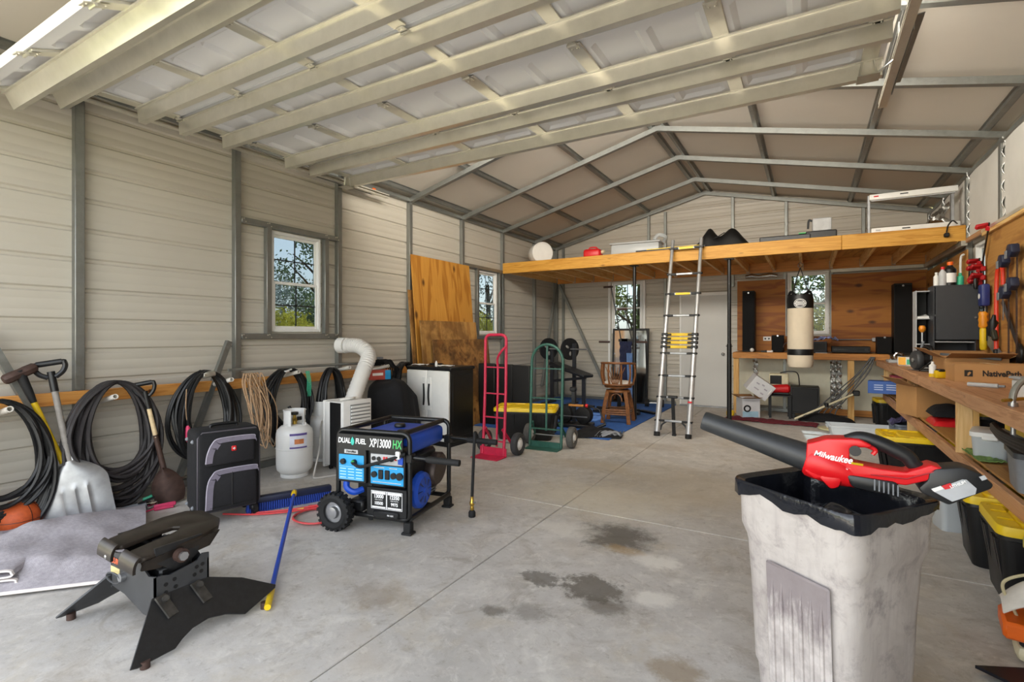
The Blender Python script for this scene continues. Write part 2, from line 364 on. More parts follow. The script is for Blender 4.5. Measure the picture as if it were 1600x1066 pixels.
g = MB(); g.grid(lambda u, v: (-45+85*u, -30+95*v, -.06-.25*max(0, abs(v-.45)-.2)), 20, 20); struct(g.out('ground', GRASS))
g = MB(); g.box((-1.6, -9, -.05), (9, 18.7, .06)); struct(g.out('ground_driveway', APRON))
fl = MB().box((-1.57, 5.2, -.09), (6.5, 9.7, .12)).out('floor', plain('joint shadow grey', '6f6b64', .9)); struct(fl)
for x0, x1 in ((XL-.05, -1.653), (-1.647, XR+.05)):
    for y0, y1 in ((YF-.1, 3.597), (3.603, 6.9), (6.906, YB+.05)):
        MB().box(((x0+x1)/2, (y0+y1)/2, -.02), (x1-x0, y1-y0, .04), .004).out('slab', CONC, fl, False)

# ribbed steel siding, ribs recessed outward every 9 in
def levels(z0, z1):
    L = []; k = -6
    while True:
        c = .9786+.2286*k
        if c > z1+.1: break
        for dz, o in ((-.085, 0), (-.079, .002), (-.071, .002), (-.065, 0), (-.022, 0), (-.010, .016), (.010, .016), (.022, 0), (.065, 0), (.071, .002), (.079, .002), (.085, 0)): L.append((c+dz, o))
        k += 1
    out = []
    for (a, o) in L:
        if z0 < a < z1: out.append((a, o))
    def at(z):
        for (a, o), (b, q) in zip(L, L[1:]):
            if a <= z <= b: return o+(q-o)*(z-a)/(b-a)
        return 0
    return [(z0, at(z0))] + out + [(z1, at(z1))]
def siding(mb, P, a0, a1, z0, z1, holes=(), lim=None):
    """P(a, off, z) -> point; holes: (a0,a1,z0,z1); lim(z) -> (a0,a1) clips a gable"""
    cuts = sorted({a0, a1} | {q for h in holes for q in h[:2]})
    for c0, c1 in zip(cuts, cuts[1:]):
        hz_ = [(h[2], h[3]) for h in holes if h[0] <= c0 and c1 <= h[1]]
        segs = []; z = z0
        for h0, h1 in sorted(hz_): segs.append((z, h0)); z = h1
        segs.append((z, z1))
        for s0, s1 in segs:
            if s1-s0 < 1e-4: continue
            L = levels(s0, s1); vs = []; fs = []
            for (zz, o) in L:
                x0, x1 = (c0, c1) if not lim else (max(c0, lim(zz)[0]), min(c1, lim(zz)[1]))
                if x1 < x0: x0 = x1 = (x0+x1)/2
                vs += [P(x0, o, zz), P(x1, o, zz)]
            for i in range(len(L)-1): fs.append((2*i, 2*i+1, 2*i+3, 2*i+2))
            mb.add(vs, fs)
WINL = [(3.25, 3.86, 1.36, 2.40), (7.00, 7.60, 1.34, 2.41)]
WINB = [(-3.48, -2.85, 1.36, 2.40), (-.33, .28, 1.34, 2.40)]
WINR = [(6.95, 7.56, 1.36, 2.34)]
DOORB = (-2.13, -1.26, 0, 2.11)
m = MB(); siding(m, lambda a, o, z: (XL-o, a, z), YF, YB, 0, 3.24, WINL); wall_left = struct(m.out('wall_left', SID))
m = MB(); siding(m, lambda a, o, z: (XR+o, a, z), YF, YB, 0, 3.3, WINR); wall_right = struct(m.out('wall_right', SID))
def gable(z):
    a = (z-.12-EAVE)*3.03/(RZ-EAVE)-4.70; b = 1.56-(z-.12-3.2)*3.23/(RZ-3.2)
    return (min(max(a, XL), RX), max(min(b, XR), RX))
m = MB(); siding(m, lambda a, o, z: (a, YB+o, z), XL, XR, 0, 3.2, WINB+[DOORB]); siding(m, lambda a, o, z: (a, YB+o, z), XL, XR, 3.2, 4.05, (), gable)
wall_back = struct(m.out('wall_back', SID))
m = MB(); siding(m, lambda a, o, z: (a, YF-o, z), XL, XR, 0, 3.2, [(-4.5, .46, 0, 3.0)]); siding(m, lambda a, o, z: (a, YF-o, z), XL, XR, 3.2, 4.05, (), gable)
wall_front = struct(m.out('wall_front', SID))

# square-tube posts, eave and base rails
for y in POSTY:
    MB().box((-4.727, y, 1.6), (.06, .06, 3.2), .004).out('post', GALV, wall_left)
    MB().box((1.587, y, 1.6), (.06, .06, 3.2), .004).out('post', GALV, wall_right)
for x, w in ((-4.728, wall_left), (1.588, wall_right)):
    MB().box((x, 5.2, 3.17), (.058, 9.5, .05), .004).out('eave_rail', GALV, w)
    MB().box((x, 5.2, .032), (.058, 9.5, .06), .004).out('base_rail', GALV, w)
MB().box((-3.45, 9.962, .032), (2.5, .05, .06), .004).out('base_rail', GALV, wall_back)
MB().box((.2, 9.962, .032), (2.8, .05, .06), .004).out('base_rail', GALV, wall_back)
for x, z1 in ((-2.72, 3.68), (-1.2, 3.86), (-.35, 3.68), (.75, 3.42), (-4.55, 3.2), (-2.4, 3.7)):
    if x in (-1.2,): z0 = 2.2
    else: z0 = 0.06 if x in (-4.55, -2.4) else 2.45
    MB().box((x, 9.965, (z0+z1)/2), (.05, .05, z1-z0), .004).out('post', GALV, wall_back)
MB().box((-4.69, 9.93, 1.6), (.055, .055, 3.2), .004).out('post', GALV, wall_back)
MB().bar((-4.66, 9.85, 2.42), (-4.66, 9.18, .3), .05, .05).out('brace', GALV, wall_left)
MB().bar((-4.62, 9.92, 2.40), (-3.62, 9.92, .35), .05, .05).out('brace', GALV, wall_back)
MB().bar((-4.66, 2.76, 1.27), (-4.66, 2.33, .12), .045, .045).out('brace', GALV, wall_left)
MB().bar((-4.66, 1.13, 1.36), (-4.66, 1.5, .5), .06, .045).out('brace', GALV, wall_left)
# framing round the left front window, second frame round the left rear one
for a0, a1, z0, z1, p0, p1 in ((3.25, 3.86, 1.36, 2.40, 2.91, 4.08), (7.0, 7.6, 1.34, 2.41, 6.56, 7.72)):
    for z in (z0-.045, z1+.035): MB().box((-4.725, (p0+p1)/2, z), (.056, p1-p0, .056), .004).out('window_rail', GALV, wall_left)
    for y in (a0-.05, a1+.05): MB().box((-4.725, y, (z0+z1)/2), (.056, .056, z1-z0+.04), .004).out('window_jamb', GALV, wall_left)
for a0, a1, z0, z1 in WINB:
    for x in (a0-.04, a1+.04): MB().box((x, 9.97, 1.22), (.05, .05, 2.36), .004).out('window_jamb', VINYL if a0 < -1 else GALV, wall_back)
# screws at the joints of the window framing: small and many, one part
m = MB()
for y, z in ((2.93, 2.435), (4.05, 2.435), (2.93, 1.315), (4.05, 1.315), (3.2, 1.315), (3.91, 1.315), (3.2, 2.435), (3.91, 2.435)):
    for dy, dz in ((-.02, .012), (.02, -.012), (.0, .016)): m.cyl((-4.698, y+dy, z+dz), (-4.692, y+dy, z+dz), .006, n=6)
m.out('screws', GALVB, wall_left)['kind'] = 'stuff'

# roof: panels, bows, hat-channel purlins
m = MB(); ry0, ry1 = .2, 10.1
sl = lambda x: bowz(x)+.105
for xa, xb in ((XL-.12, RX), (RX, XR+.12)):
    za, zb = sl(xa), sl(xb)
    m.add([(xa, ry0, za), (xb, ry0, zb), (xb, ry1, zb), (xa, ry1, za), (xa, ry0, za+.03), (xb, ry0, zb+.03), (xb, ry1, zb+.03), (xa, ry1, za+.03)],
          [(0, 1, 2, 3), (4, 7, 6, 5), (0, 4, 5, 1), (1, 5, 6, 2), (2, 6, 7, 3), (3, 7, 4, 0)])
ceiling = struct(m.out('ceiling', ROOFW, None, False))
for y in POSTY:
    m = MB()
    m.bar((-4.74, y, bowz(-4.74)+.03), (RX, y, RZ+.03), .06, .06, (0, 1, 0)); m.bar((RX, y, RZ+.03), (1.6, y, bowz(1.6)+.03), .06, .06, (0, 1, 0))
    m.box((RX, y, RZ+.028), (.16, .066, .062))
    m.out('rafter', GALV, ceiling)
for x in (-3.77, -2.72, RX-.075, RX+.075, -.54, .56, -4.6, 1.46):
    z = bowz(x)+.06; m = MB()
    a = math.atan2(RZ-EAVE, 3.03)*(1 if x < RX else -1)*-1
    m.prism([(-.045, .045), (-.045, .04), (-.026, .04), (-.02, 0), (.02, 0), (.026, .04), (.045, .04), (.045, .045)], 9.6,
            Matrix.Translation((x, .4, z)) @ Matrix.Rotation(a, 4, 'Y') @ Matrix.Rotation(-PI/2, 4, 'X') @ Matrix.Diagonal((1, -1, 1, 1)))
    m.out('purlin', GALV, ceiling)
MB().box((-4.69, 4.62, 3.13), (.004, .05, .06)).out('orange_tag', ORNG, wall_left)

# ------------------------------------------------------------------ windows
def window(i, a0, a1, z0, z1, M, drop=0):
    """local x runs along the wall, y into the room, z up"""
    r = sroot('window_%d' % i); r.matrix_world = M; w = a1-a0; h = z1-z0; c = (a0+a1)/2
    fm = MB()
    for x in (a0+.016, a1-.016): fm.box((x, -.02, (z0+z1)/2), (.032, .07, h), .003)
    for z in (z0+.016, z1-.016): fm.box((c, -.02, z), (w-.064, .07, .032), .003)
    fm.out('window_frame', VINYL, r)
    zm = z0+h*.49
    for nm, s0, s1, y in (('upper_sash', zm-.015, z1-.032, -.032), ('lower_sash', z0+.032, zm+.015, -.012)):
        s = MB()
        for x in (a0+.045, a1-.045): s.box((x, y, (s0+s1)/2), (.028, .022, s1-s0), .002)
        for z in (s0+.014, s1-.014): s.box((c, y, z), (w-.118, .022, .03), .002)
        so = s.out(nm, VINYL, r)
        MB().box((c, y, (s0+s1)/2), (w-.12, .004, s1-s0-.05)).out('pane', GLASS, so)
        MB().box((c, y+.006, (s0+s1)/2), (.013, .006, s1-s0-.05)).out('muntin', MUNT, so)
        MB().box((c, y+.006, (s0+s1)/2), (w-.12, .006, .013)).out('muntin', MUNT, so)
    return r
ML = Matrix(((0, 1, 0, XL), (1, 0, 0, 0), (0, 0, 1, 0), (0, 0, 0, 1)))
MBK = Matrix(((1, 0, 0, 0), (0, -1, 0, YB), (0, 0, 1, 0), (0, 0, 0, 1)))
MR = Matrix(((0, -1, 0, XR), (1, 0, 0, 0), (0, 0, 1, 0), (0, 0, 0, 1)))
for i, h in enumerate(WINL): window(1+i, *h, ML)
for i, h in enumerate(WINB): window(3+i, *h, MBK)
window(5, *WINR[0], MR)

# back door
d2 = sroot('door_2', 'plain white entry door in the back wall')
MB().box((-1.695, 9.985, 1.033), (.82, .045, 2.062), .004).out('door_leaf', DOORW, d2)
m = MB()
for x in (-2.115, -1.275): m.box((x, 9.985, 1.055), (.035, .07, 2.11), .003)
m.box((-1.695, 9.985, 2.09), (.82, .07, .06), .003); m.out('door_frame', VINYL, d2)
MB().sph((-1.36, 9.93, .98), .03).cyl((-1.36, 9.96, .98), (-1.36, 9.93, .98), .012).out('door_knob', STEEL, d2)
MB().box((-1.695, 9.95, .012), (.86, .1, .024), .004).out('threshold', ALUM, d2)

# ------------------------------------------------------------------ overhead sectional door, open under the roof
d1 = sroot('door_1', 'open overhead door of white sections with galvanised struts')
DX0, DX1 = -4.50, .41
STX = [-4.42, -3.61, -2.81, -2.02, -1.24, -.45, .33]
def section(y0, y1, z0, z1):
    """a door section lying from (y0,z0) at the rear to (y1,z1) nearer the opening; local y toward the opening, z up"""
    d = math.hypot(y1-y0, z1-z0)
    M = Matrix.Translation((0, y0, z0)) @ Matrix.Rotation(math.atan2(z0-z1, y0-y1), 4, 'X')
    m = MB(); L = d-.012
    # skin with long recessed rectangles between the stiles
    xs = [DX0]; 
    for a, b in zip(STX, STX[1:]): xs += [a+.075, a+.105, (a+b)/2-.05, (a+b)/2-.02, (a+b)/2+.02, (a+b)/2+.05, b-.105, b-.075]
    xs += [DX1]; ys = [0, .085, .115, L-.115, L-.085, L]
    def dep(i, j):
        k = (i-1) % 8; inx = 0 < i < len(xs)-1 and k in (1, 2, 5, 6); iny = j in (2, 3)
        edge = 0 < i < len(xs)-1 and k in (0, 3, 4, 7)
        return .022 if inx and iny else 0
    vs = []; fs = []
    for i, x in enumerate(xs):
        for j, y in enumerate(ys): vs.append((x, -y, dep(i, j)))
    n = len(ys)
    for i in range(len(xs)-1):
        for j in range(n-1): fs.append((i*n+j, (i+1)*n+j, (i+1)*n+j+1, i*n+j+1))
    m.add(vs, fs); m.box(((DX0+DX1)/2, -L/2, .04), (DX1-DX0, L, .012))
    for y in (.006, L-.006): m.box(((DX0+DX1)/2, -y, .02), (DX1-DX0, .01, .045))
    o = m.out('door_section', SECT, d1, False); o.matrix_local = M
    for x in STX:
        w = .09
        MB().box((x, -L/2, -.008), (w, L-.03, .014), .003).out('stile', GALVB, o)
    return o, M, L
def strut(o, M, yl, h=.10):
    """hat-shaped stiffener hung under a section, running the width of the door"""
    m = MB(); x0, x1 = DX0+.01, DX1-.01
    P = [(-.028, 0), (-.028, .004), (-.018, .004), (-.014, h-.003), (-.012, h), (.03, h), (.034, h-.016), (.037, h-.016), (.034, h+.004), (-.015, h+.004), (-.022, .008), (-.04, .008), (-.04, 0)]
    m.prism([(y, -z) for y, z in P], x1-x0, Matrix.Translation((x0, -yl, -.014)) @ Matrix(((0, 0, 1, 0), (1, 0, 0, 0), (0, 1, 0, 0), (0, 0, 0, 1))))
    m.out('strut', GALVB, o)
SZ = 3.10
secs = []
for y0, y1, z0, z1, st in ((4.05, 3.44, SZ, SZ, (.05, .52)), (3.43, 2.83, SZ, SZ, (.19,)), (2.82, 2.22, SZ, SZ, (.20, .56)), (2.21, 1.60, SZ, SZ-.02, (.25,)), (1.59, 1.02, SZ-.03, 2.84, (.16, .42))):
    o, M, L = section(y0, y1, z0, z1)
    for s in st: strut(o, M, s)
    # hinges at the joint on every stile
    for x in STX:
        h = MB(); h.box((x, -L+.005, -.019), (.055, .11, .006), .002); h.cyl((x-.03, -L-.002, -.026), (x+.03, -L-.002, -.026), .008, n=8)
        for dx in (-.016, .016):
            for dy in (-.035, .045): h.cyl((x+dx, -L+dy, -.028), (x+dx, -L+dy, -.02), .006, n=6)
        h.out('hinge', GALVB, o)
for x, s in ((.475, 1), (-4.585, -1)):
    m = MB(); C = [(-.025, -.022), (.025, -.022), (.025, -.008), (.021, -.008), (.021, -.018), (-.021, -.018), (-.021, .018), (.021, .018), (.021, .008), (.025, .008), (.025, .022), (-.025, .022)]
    m.prism([(-p*s, q) for p, q in C], 3.3, Matrix.Translation((x, 1.45, SZ-.03)) @ Matrix.Rotation(-PI/2, 4, 'X') @ Matrix.Diagonal((1, -1, 1, 1)))
    m.tube([(x, 1.45-.42*math.sin(a), SZ-.03-.42*(1-math.cos(a))) for a in [i*PI/16 for i in range(9)]], .024, 6)
    m.out('track', GALVB, d1)
    m = MB(); m.box((x+s*.03, 4.05, SZ-.02), (.006, .9, .08)); m.box((x+s*.055, 4.05, SZ+.02), (.05, .9, .006))
    m.box((x+s*.033, 4.2, SZ+.14), (.006, .04, .30)); m.out('track_angle', GALV, d1)
    xb = DX1-.09 if s > 0 else DX0+.09
    b = MB(); b.box((xb, 3.99, SZ-.08), (.12, .006, .13)); b.box((xb, 3.93, SZ-.145), (.12, .12, .006))
    for dx, dy in ((-.03, .01), (.03, -.01)): b.bar((xb+dx, 3.94, SZ-.03), (xb+dx-dy*2, 3.94, SZ-.135), .012, .006)
    b.out('bottom_bracket', GALVP, d1)
    MB().cyl((xb+s*.06, 3.97, SZ-.10), (x, 3.97, SZ-.03), .007, n=8).out('roller_stem', STEEL, d1)

# ------------------------------------------------------------------ wall cladding and insulation
def sheet_x(x0, x1, z0, z1, y=9.965, mat=PLYX): MB().box(((x0+x1)/2, y, (z0+z1)/2), (x1-x0, .014, z1-z0), .002).out('plywood_panel', mat, wall_back)
sheet_x(-1.12, -.36, 1.05, 2.29, 9.93); sheet_x(.31, 1.56, 1.05, 2.33, 9.93); sheet_x(-.36, .31, 1.05, 1.31, 9.93)
def sheet_r(y0, y1, z0, z1, mat=PLYR): MB().box((1.548, (y0+y1)/2, (z0+z1)/2), (.014, y1-y0, z1-z0), .002).out('plywood_panel', mat, wall_right)
sheet_r(7.60, 9.92, .98, 2.30); sheet_r(4.46, 6.90, .98, 2.33); sheet_r(2.4, 4.455, .98, 2.33); sheet_r(6.905, 7.595, .98, 1.33)
MB().box((1.535, 4.66, 2.36), (.04, 4.5, .055), .004).out('ledge_strip', PINEY, wall_right)
MB().box((1.545, 7.25, 2.40), (.03, .7, .05), .004).out('ledge_strip', BENP, wall_right)
MB().box((1.515, 4.66, 2.385), (.006, 4.5, .03)).out('metal_edge', GALVB, wall_right)
pp = POSTY
for y0, y1 in zip(pp, pp[1:]):
    m = MB(); a, b = y0+.035, y1-.035
    m.grid(lambda u, v: (1.585+.006*math.sin(9*u+5*v), a+(b-a)*u, 2.42+(3.19-2.42)*v), 6, 5, .012)
    m.out('insulation_panel', INSUL, wall_right)
    m = MB(); m.grid(lambda u, v: (1.565+.014*math.sin(30*v+y0)+.02*u, b-.085+.09*u+.008*math.sin(22*v), 2.42+.76*v), 4, 26, .006)
    m.out('foil_strip', FOIL, wall_right)
m = MB()
nb = 44
m.grid(lambda u, v: (-1.1+2.66*u, 9.955-.006*(round(u*nb*2) % 2), .1+.9*v), nb*2, 1, .01); m.out('insulation_panel', plain('ribbed insulation', 'd6d3bf', .6, 0, .04), wall_back)
for x in (-.86, .30, .38):
    m = MB(); m.grid(lambda u, v: (x+.07*u+.01*math.sin(40*v), 9.925+.02*math.sin(55*v+3*u), .1+.86*v), 4, 40, .004); m.out('foil_strip', FOIL, wall_back)
m = MB(); m.tube([(-.98+.1*i, 9.88, 2.36+.012*math.sin(i*2.1)) for i in range(6)], [.03, .038, .03, .04, .034, .03], 8); m.out('foil_roll', FOIL, wall_back)
MB().box((.92, 9.90, 2.385), (1.24, .05, .055), .003).out('steel_angle', GALVP, wall_back)
MB().box((.6, 9.93, .06), (1.7, .03, .1), .003).out('baseboard_strip', BKB, wall_back)
MB().box((1.53, 8.75, 2.38), (.06, 2.2, .06), .004).out('steel_angle', GALVP, wall_right)
ow = MB(); ow.box((-.64, 9.918, 1.265), (.125, .012, .075), .004); o_ = ow.out('outlet_plate', WHT, wall_back)
for x in (-.668, -.612): MB().cyl((x, 9.913, 1.265), (x, 9.908, 1.265), .015, n=12).out('socket', BLK, o_)
# white conduit down the right wall edge
MB().tube(bez([(1.52, 7.62, 2.25), (1.50, 7.66, 2.2), (1.50, 7.66, 1.9), (1.51, 7.67, 1.6), (1.50, 7.72, 1.35), (1.5, 7.6, 1.15)], 8), .012, 8).out('power_cable', WHT, wall_right)
MB().box((1.50, 7.665, 1.62), (.05, .05, .09), .006).out('cable_box', WHT, wall_right)

# ------------------------------------------------------------------ ledger board with pipe pegs
led = MB().box((-4.668, 3.3, .868), (.038, 5.9, .092), .003).out('ledger_board', LEDG, wall_left)
m = MB()
for y in (1.36, 2.1, 2.9, 3.5): m.cyl((-4.649, y, .87), (-4.643, y, .87), .014, n=10)
m.out('knot', plain('pine knot', '6d3d14', .6), led)
PEGS = [1.18, 1.75, 2.62, 3.30, 3.95, 4.55]
for y, z in zip(PEGS, (.85, .87, .93, .955, .965, .95)):
    p = MB(); p.lathe([(.0195, 0), (.0195, .27), (.014, .27), (.014, .2)], 14, frame((-4.65, y, z-.05), (.94, .02, .2))); p.out('peg', PVC, led)

# ------------------------------------------------------------------ trees outside the windows
LEAF = [leafm('leaf olive', '66733a', 'a9ae5e'), leafm('leaf dark', '4a5a40', '7c8a62'), leafm('leaf yellow', 'a5a03c', 'd8cb5a'), leafm('leaf grey', '7c8480', 'a8aca4')]
def leaf_clump(m, c, r, n, sz):
    for _ in range(n):
        d = V((random.gauss(0, 1), random.gauss(0, 1), random.gauss(0, .8))).normalized()*r*random.random()**.4
        p = V(c)+d; a = V((random.gauss(0, 1), random.gauss(0, 1), random.gauss(0, 1))).normalized(); b = a.orthogonal().normalized()*sz*random.uniform(.5, 1.1); a = a*sz*random.uniform(.8, 1.6)
        m.add([p-a, p+b*.6, p+a, p-b*.6], [(0, 1, 2, 3)])
def tree(name, label, x, y, h, r, mi, low=.25, n=2200, sz=.11):
    t = thing(name, label, 'tree' if 'tree' in name else 'shrub', (x, y, -.15)); k = random.uniform(-.3, .3)
    tr = MB(); top = h*.7
    tr.tube(bez([(0, 0, 0), (k*.3, .1, h*.3), (k, -.1, top)], 6), [.13*h/5*(1-.04*i) for i in range(13)], 8)
    for b in range(7):
        a = b*2.4; z = h*(low+.1*b*.6); tr.tube(bez([(k*z/top, 0, z), (math.cos(a)*r*.5, math.sin(a)*r*.5, z+.12*h), (math.cos(a)*r*.9, math.sin(a)*r*.9, z+.2*h)], 5), [.05*h/5*(1-.07*i) for i in range(11)], 5)
    tr.out('trunk', TRUNK, t)
    m = MB(); cl = 16
    for i in range(cl):
        a = i*2.39996; q = (i+.5)/cl; rr = r*math.sin(PI*min(.95, .2+q*.75))**.7*random.uniform(.35, .85)
        leaf_clump(m, (math.cos(a)*rr, math.sin(a)*rr, h*(low+(1-low)*q)), r*random.uniform(.3, .5), n//cl, sz)
    o = m.out('crown', LEAF[mi], t, False); o['kind'] = 'stuff'
tree('broadleaf_tree', 'dark leafy tree rising against the sky outside the left front window', -15.6, 12.9, 6.2, 1.7, 1, .3, 3600, .06)
tree('flowering_shrub', 'yellow leaved shrub low outside the left front window', -12.0, 8.8, 2.0, 1.0, 2, .1, 3000, .05)
tree('bushy_tree', 'greyish rounded tree low at the left of the left front window', -20.5, 14.6, 3.9, 2.1, 3, .15, 3600, .07)
tree('dark_shrub', 'dark green shrub low at the right of the left front window', -13.1, 11.0, 2.4, 1.1, 1, .1, 3000, .05)
tree('olive_tree', 'olive green tree filling the background of the left front window', -18.5, 16.2, 3.4, 2.2, 0, .12, 3600, .07)
tree('yellow_shrub', 'bright yellow green shrub outside the left rear window', -8.2, 12.2, 2.0, .75, 2, .08, 3000, .04)
tree('grey_tree', 'grey leafless looking tree outside the left rear window', -11.2, 17.2, 5.0, 1.7, 3, .2, 1600, .06)
tree('sunlit_tree', 'sunlit yellow green tree outside the back window near the corner', -4.5, 15.2, 4.6, 1.4, 0, .12, 3600, .06)
tree('shade_tree', 'shaded grey tree beside the sunlit tree behind the back wall', -6.4, 16.5, 4.2, 1.4, 3, .12, 2600, .06)
tree('back_tree', 'olive tree outside the window behind the punching bag', -.2, 16.0, 4.8, 1.8, 0, .1, 3600, .06)
tree('back_shrub', 'yellow green shrub low outside the window behind the punching bag', .4, 13.4, 1.9, .9, 2, .05, 2600, .05)
tree('hedge_tree', 'dark tree far behind the back wall', 1.2, 19.0, 5.5, 2.2, 1, .1, 3600, .07)

# ------------------------------------------------------------------ storage loft
lf = thing('storage_loft', 'pine storage loft spanning the back of the garage on black steel posts', 'loft')
LY = 7.70
for x0, x1 in ((-4.69, .35), (.353, 1.555)):
    MB().box(((x0+x1)/2, LY+.019, 2.505), (x1-x0, .038, .185), .004).out('fascia', FASC, lf)
MB().box((-1.57, 9.88, 2.505), (6.2, .038, .185), .003).out('ledger', BKB, lf)
jx = -4.66
while jx < 1.56:
    j = MB().box((jx, 8.80, 2.507), (.038, 2.12, .15), .003).out('joist', PINEY, lf)
    h = MB(); h.box((jx, 9.845, 2.427), (.05, .045, .004)); 
    for s in (-.022, .022): h.box((jx+s, 9.845, 2.485), (.003, .045, .12))
    h.out('joist_hanger', GALVP, j)
    jx += .4135
for k in range(5):
    x0 = -4.69+1.249*k; MB().box((x0+.623, 8.80, 2.59), (1.244, 2.14, .016), .002).out('deck_panel', DECK, lf)
for i, (x, y, z1) in enumerate(((-2.36, 7.83, 2.41), (-.985, 7.80, 2.41))):
    m = MB(); m.cyl((x, y, .008), (x, y, 1.2), .032, n=16); m.cyl((x, y, 1.15), (x, y, z1), .026, n=16)
    for zz in [.9+.1*q for q in range(12)]: m.cyl((x, y-.034, zz), (x, y-.029, zz), .008, n=8)
    m.box((x, y, .004), (.13, .13, .008)); m.box((x, y, z1-.004), (.12, .12, .008)); m.cyl((x-.045, y, 1.17), (x+.045, y, 1.17), .006, n=6)
    m.out('post', BLKM, lf)
# ------------------------------------------------------------------ things along the left wall
def coil(name, label, c, a, b, n, r, mat, group=None, x=-4.49, tilt=0, spread=.05, cat='cable', seed=1, drop=.0, k=44, sides=6):
    """loops of cable hung over a peg, seen face on from the room"""
    rnd = random.Random(seed); t = thing(name, label, cat, (x, c[0], c[1]-b), 0, group); m = MB(); pts = []
    for i in range(n):
        aa = a*rnd.uniform(.62, 1.08); bb = b*rnd.uniform(.70, 1.04); ox = rnd.uniform(-spread, spread); ph = rnd.uniform(-.35, .35)
        for j in range(k):
            q = 2*PI*j/k+PI/2; s = math.sin(q)
            w = aa*(1+.12*(-s))*math.cos(q)
            y = w + ph*aa*.5*(1-s)*.5; z = bb*s+(b-bb)
            y2 = y*math.cos(tilt)-(z-b)*math.sin(tilt); z2 = b+(z-b)*math.cos(tilt)+y*math.sin(tilt)
            pts.append((ox+.012*math.sin(3*q+i)+.02*(1-s), y2, z2+b))
    # blend between successive loops
    P = [V(p) for p in pts]; S = []
    for i in range(len(P)): S.append((P[max(0, i-1)]+P[i]*2+P[min(len(P)-1, i+1)])/4)
    for _ in range(2): S = [(S[max(0, i-1)]+S[i]*2+S[min(len(S)-1, i+1)])/4 for i in range(len(S))]
    m.tube(S, r, sides); m.out('loops', mat, t); return t
coil('cable_coil', 'thick black cable coil hung in front of the basketball, cut by the photo edge', (1.15, .47), .27, .44, 16, .013, CORD, seed=3)
coil('cable_coil', 'thick dusty black cable coil hung behind the aluminium scoop shovel', (1.80, .52), .29, .46, 26, .0145, plain('dusty black cord', '2a2627', .6, 0, .3, 8), seed=5)
c3 = coil('cable_coil', 'black cable coil with silver tape hung above the suitcase', (2.46, .60), .27, .42, 20, .0135, CORD, seed=8)
c4 = coil('cable_coil', 'black cable coil hung behind the first white propane tank', (3.25, .60), .28, .40, 20, .0135, CORD, seed=9)
coil('cable_coil', 'narrow black cable coil hung beside the white exhaust hose', (3.80, .57), .17, .40, 16, .0135, CORD, seed=12)
coil('cable_coil', 'black cable coil hung behind the covered machine and left of the white cabinet', (4.95, .60), .22, .38, 11, .0125, CORD, seed=14)
MB().bar((.03, -.06, .80), (.03, .05, .82), .08, .05, bev=.01).out('silver_tape', GALVP, c3)
m = MB(); m.tube(bez([(.06, -.19, .70), (.07, -.2, .55), (.07, -.19, .42)]), .004, 6); m.out('tag_string', ROPE, c3)
MB().lathe([(.004, 0), (.022, .03), (.018, .12), (.006, .15)], 10, Matrix.Translation((.07, -.185, .26))).out('tag', PINK, c3, label='pink weighted tag')
MB().lathe([(.03, 0), (.036, .01), (.036, .07), (.02, .09), (.016, .13)], 14, frame((.05, .05, .30), (-.3, -.3, .9))).out('plug', BLK, c4)
MB().bar((.04, -.07, .77), (.04, .0, .79), .07, .012).out('paper_tag', PAPER, c4)
m = MB()
for i in range(4): m.tube(bez([(.05, .18+.012*i, .76), (.06, .19+.014*i, .65), (.06, .18+.016*i, .5)]), .004, 5)
m.out('tie_wires', TEAL, c4)
rp = thing('rope_bundle', 'loose tan rope bundle hung beside the black coil above the suitcase', 'rope', (-4.38, 2.80, .28)); m = MB()
for i in range(13):
    a = random.uniform(.03, .10); y0 = -.06+.012*i; b = random.uniform(.26, .36); dx = random.uniform(-.03, .04); sk = random.uniform(.0, .14)
    m.tube(bez([(dx-.02, y0, .70), (dx, y0-a*.3, .60), (dx, y0-a*.2+sk*.4, .4), (dx, y0+sk+a*.1, .70-2*b+.06), (dx+.01, y0+sk+a*.6, .70-2*b+.03), (dx+.01, y0+a+sk*.8, .36), (dx, y0+a*.5, .62), (dx-.02, y0+.01, .70)], 7), .0055, 5)
m.out('strands', ROPE, rp)
rod = MB().cyl((-4.395, 2.60, 1.02), (-4.395, 4.08, 1.005), .013, n=12).out('steel_rod', GALV); tag(rod, 'long grey steel rod laid across the pipe pegs above the black coils', 'rod')

# sledge hammer
sh = thing('sledge_hammer', 'sledge hammer with rusty head and yellow handle leaning on the wall', 'hammer', M=frame((-4.42, 1.62, 0), (-.12, -.35, 1.09), (0, 1, 0)))
m = MB(); m.lathe([(.026, -.092), (.034, -.08), (.035, -.03), (.032, 0), (.035, .03), (.034, .08), (.026, .092)], 8, frame((0, 0, 1.13), (1, 0, .15), (0, 1, 0))); m.out('head', BRN, sh)
MB().tube([(0, 0, .92), (0, 0, 1.0), (0, 0, 1.15)], [.018, .024, .03], 12).out('collar', BLKR, sh)
MB().tube([(0, 0, .40), (0, 0, .93)], .018, 12).out('handle', YELD, sh); MB().tube([(0, 0, 0), (0, 0, .02), (0, 0, .40)], [.018, .023, .020], 12).out('grip', BLKR, sh)

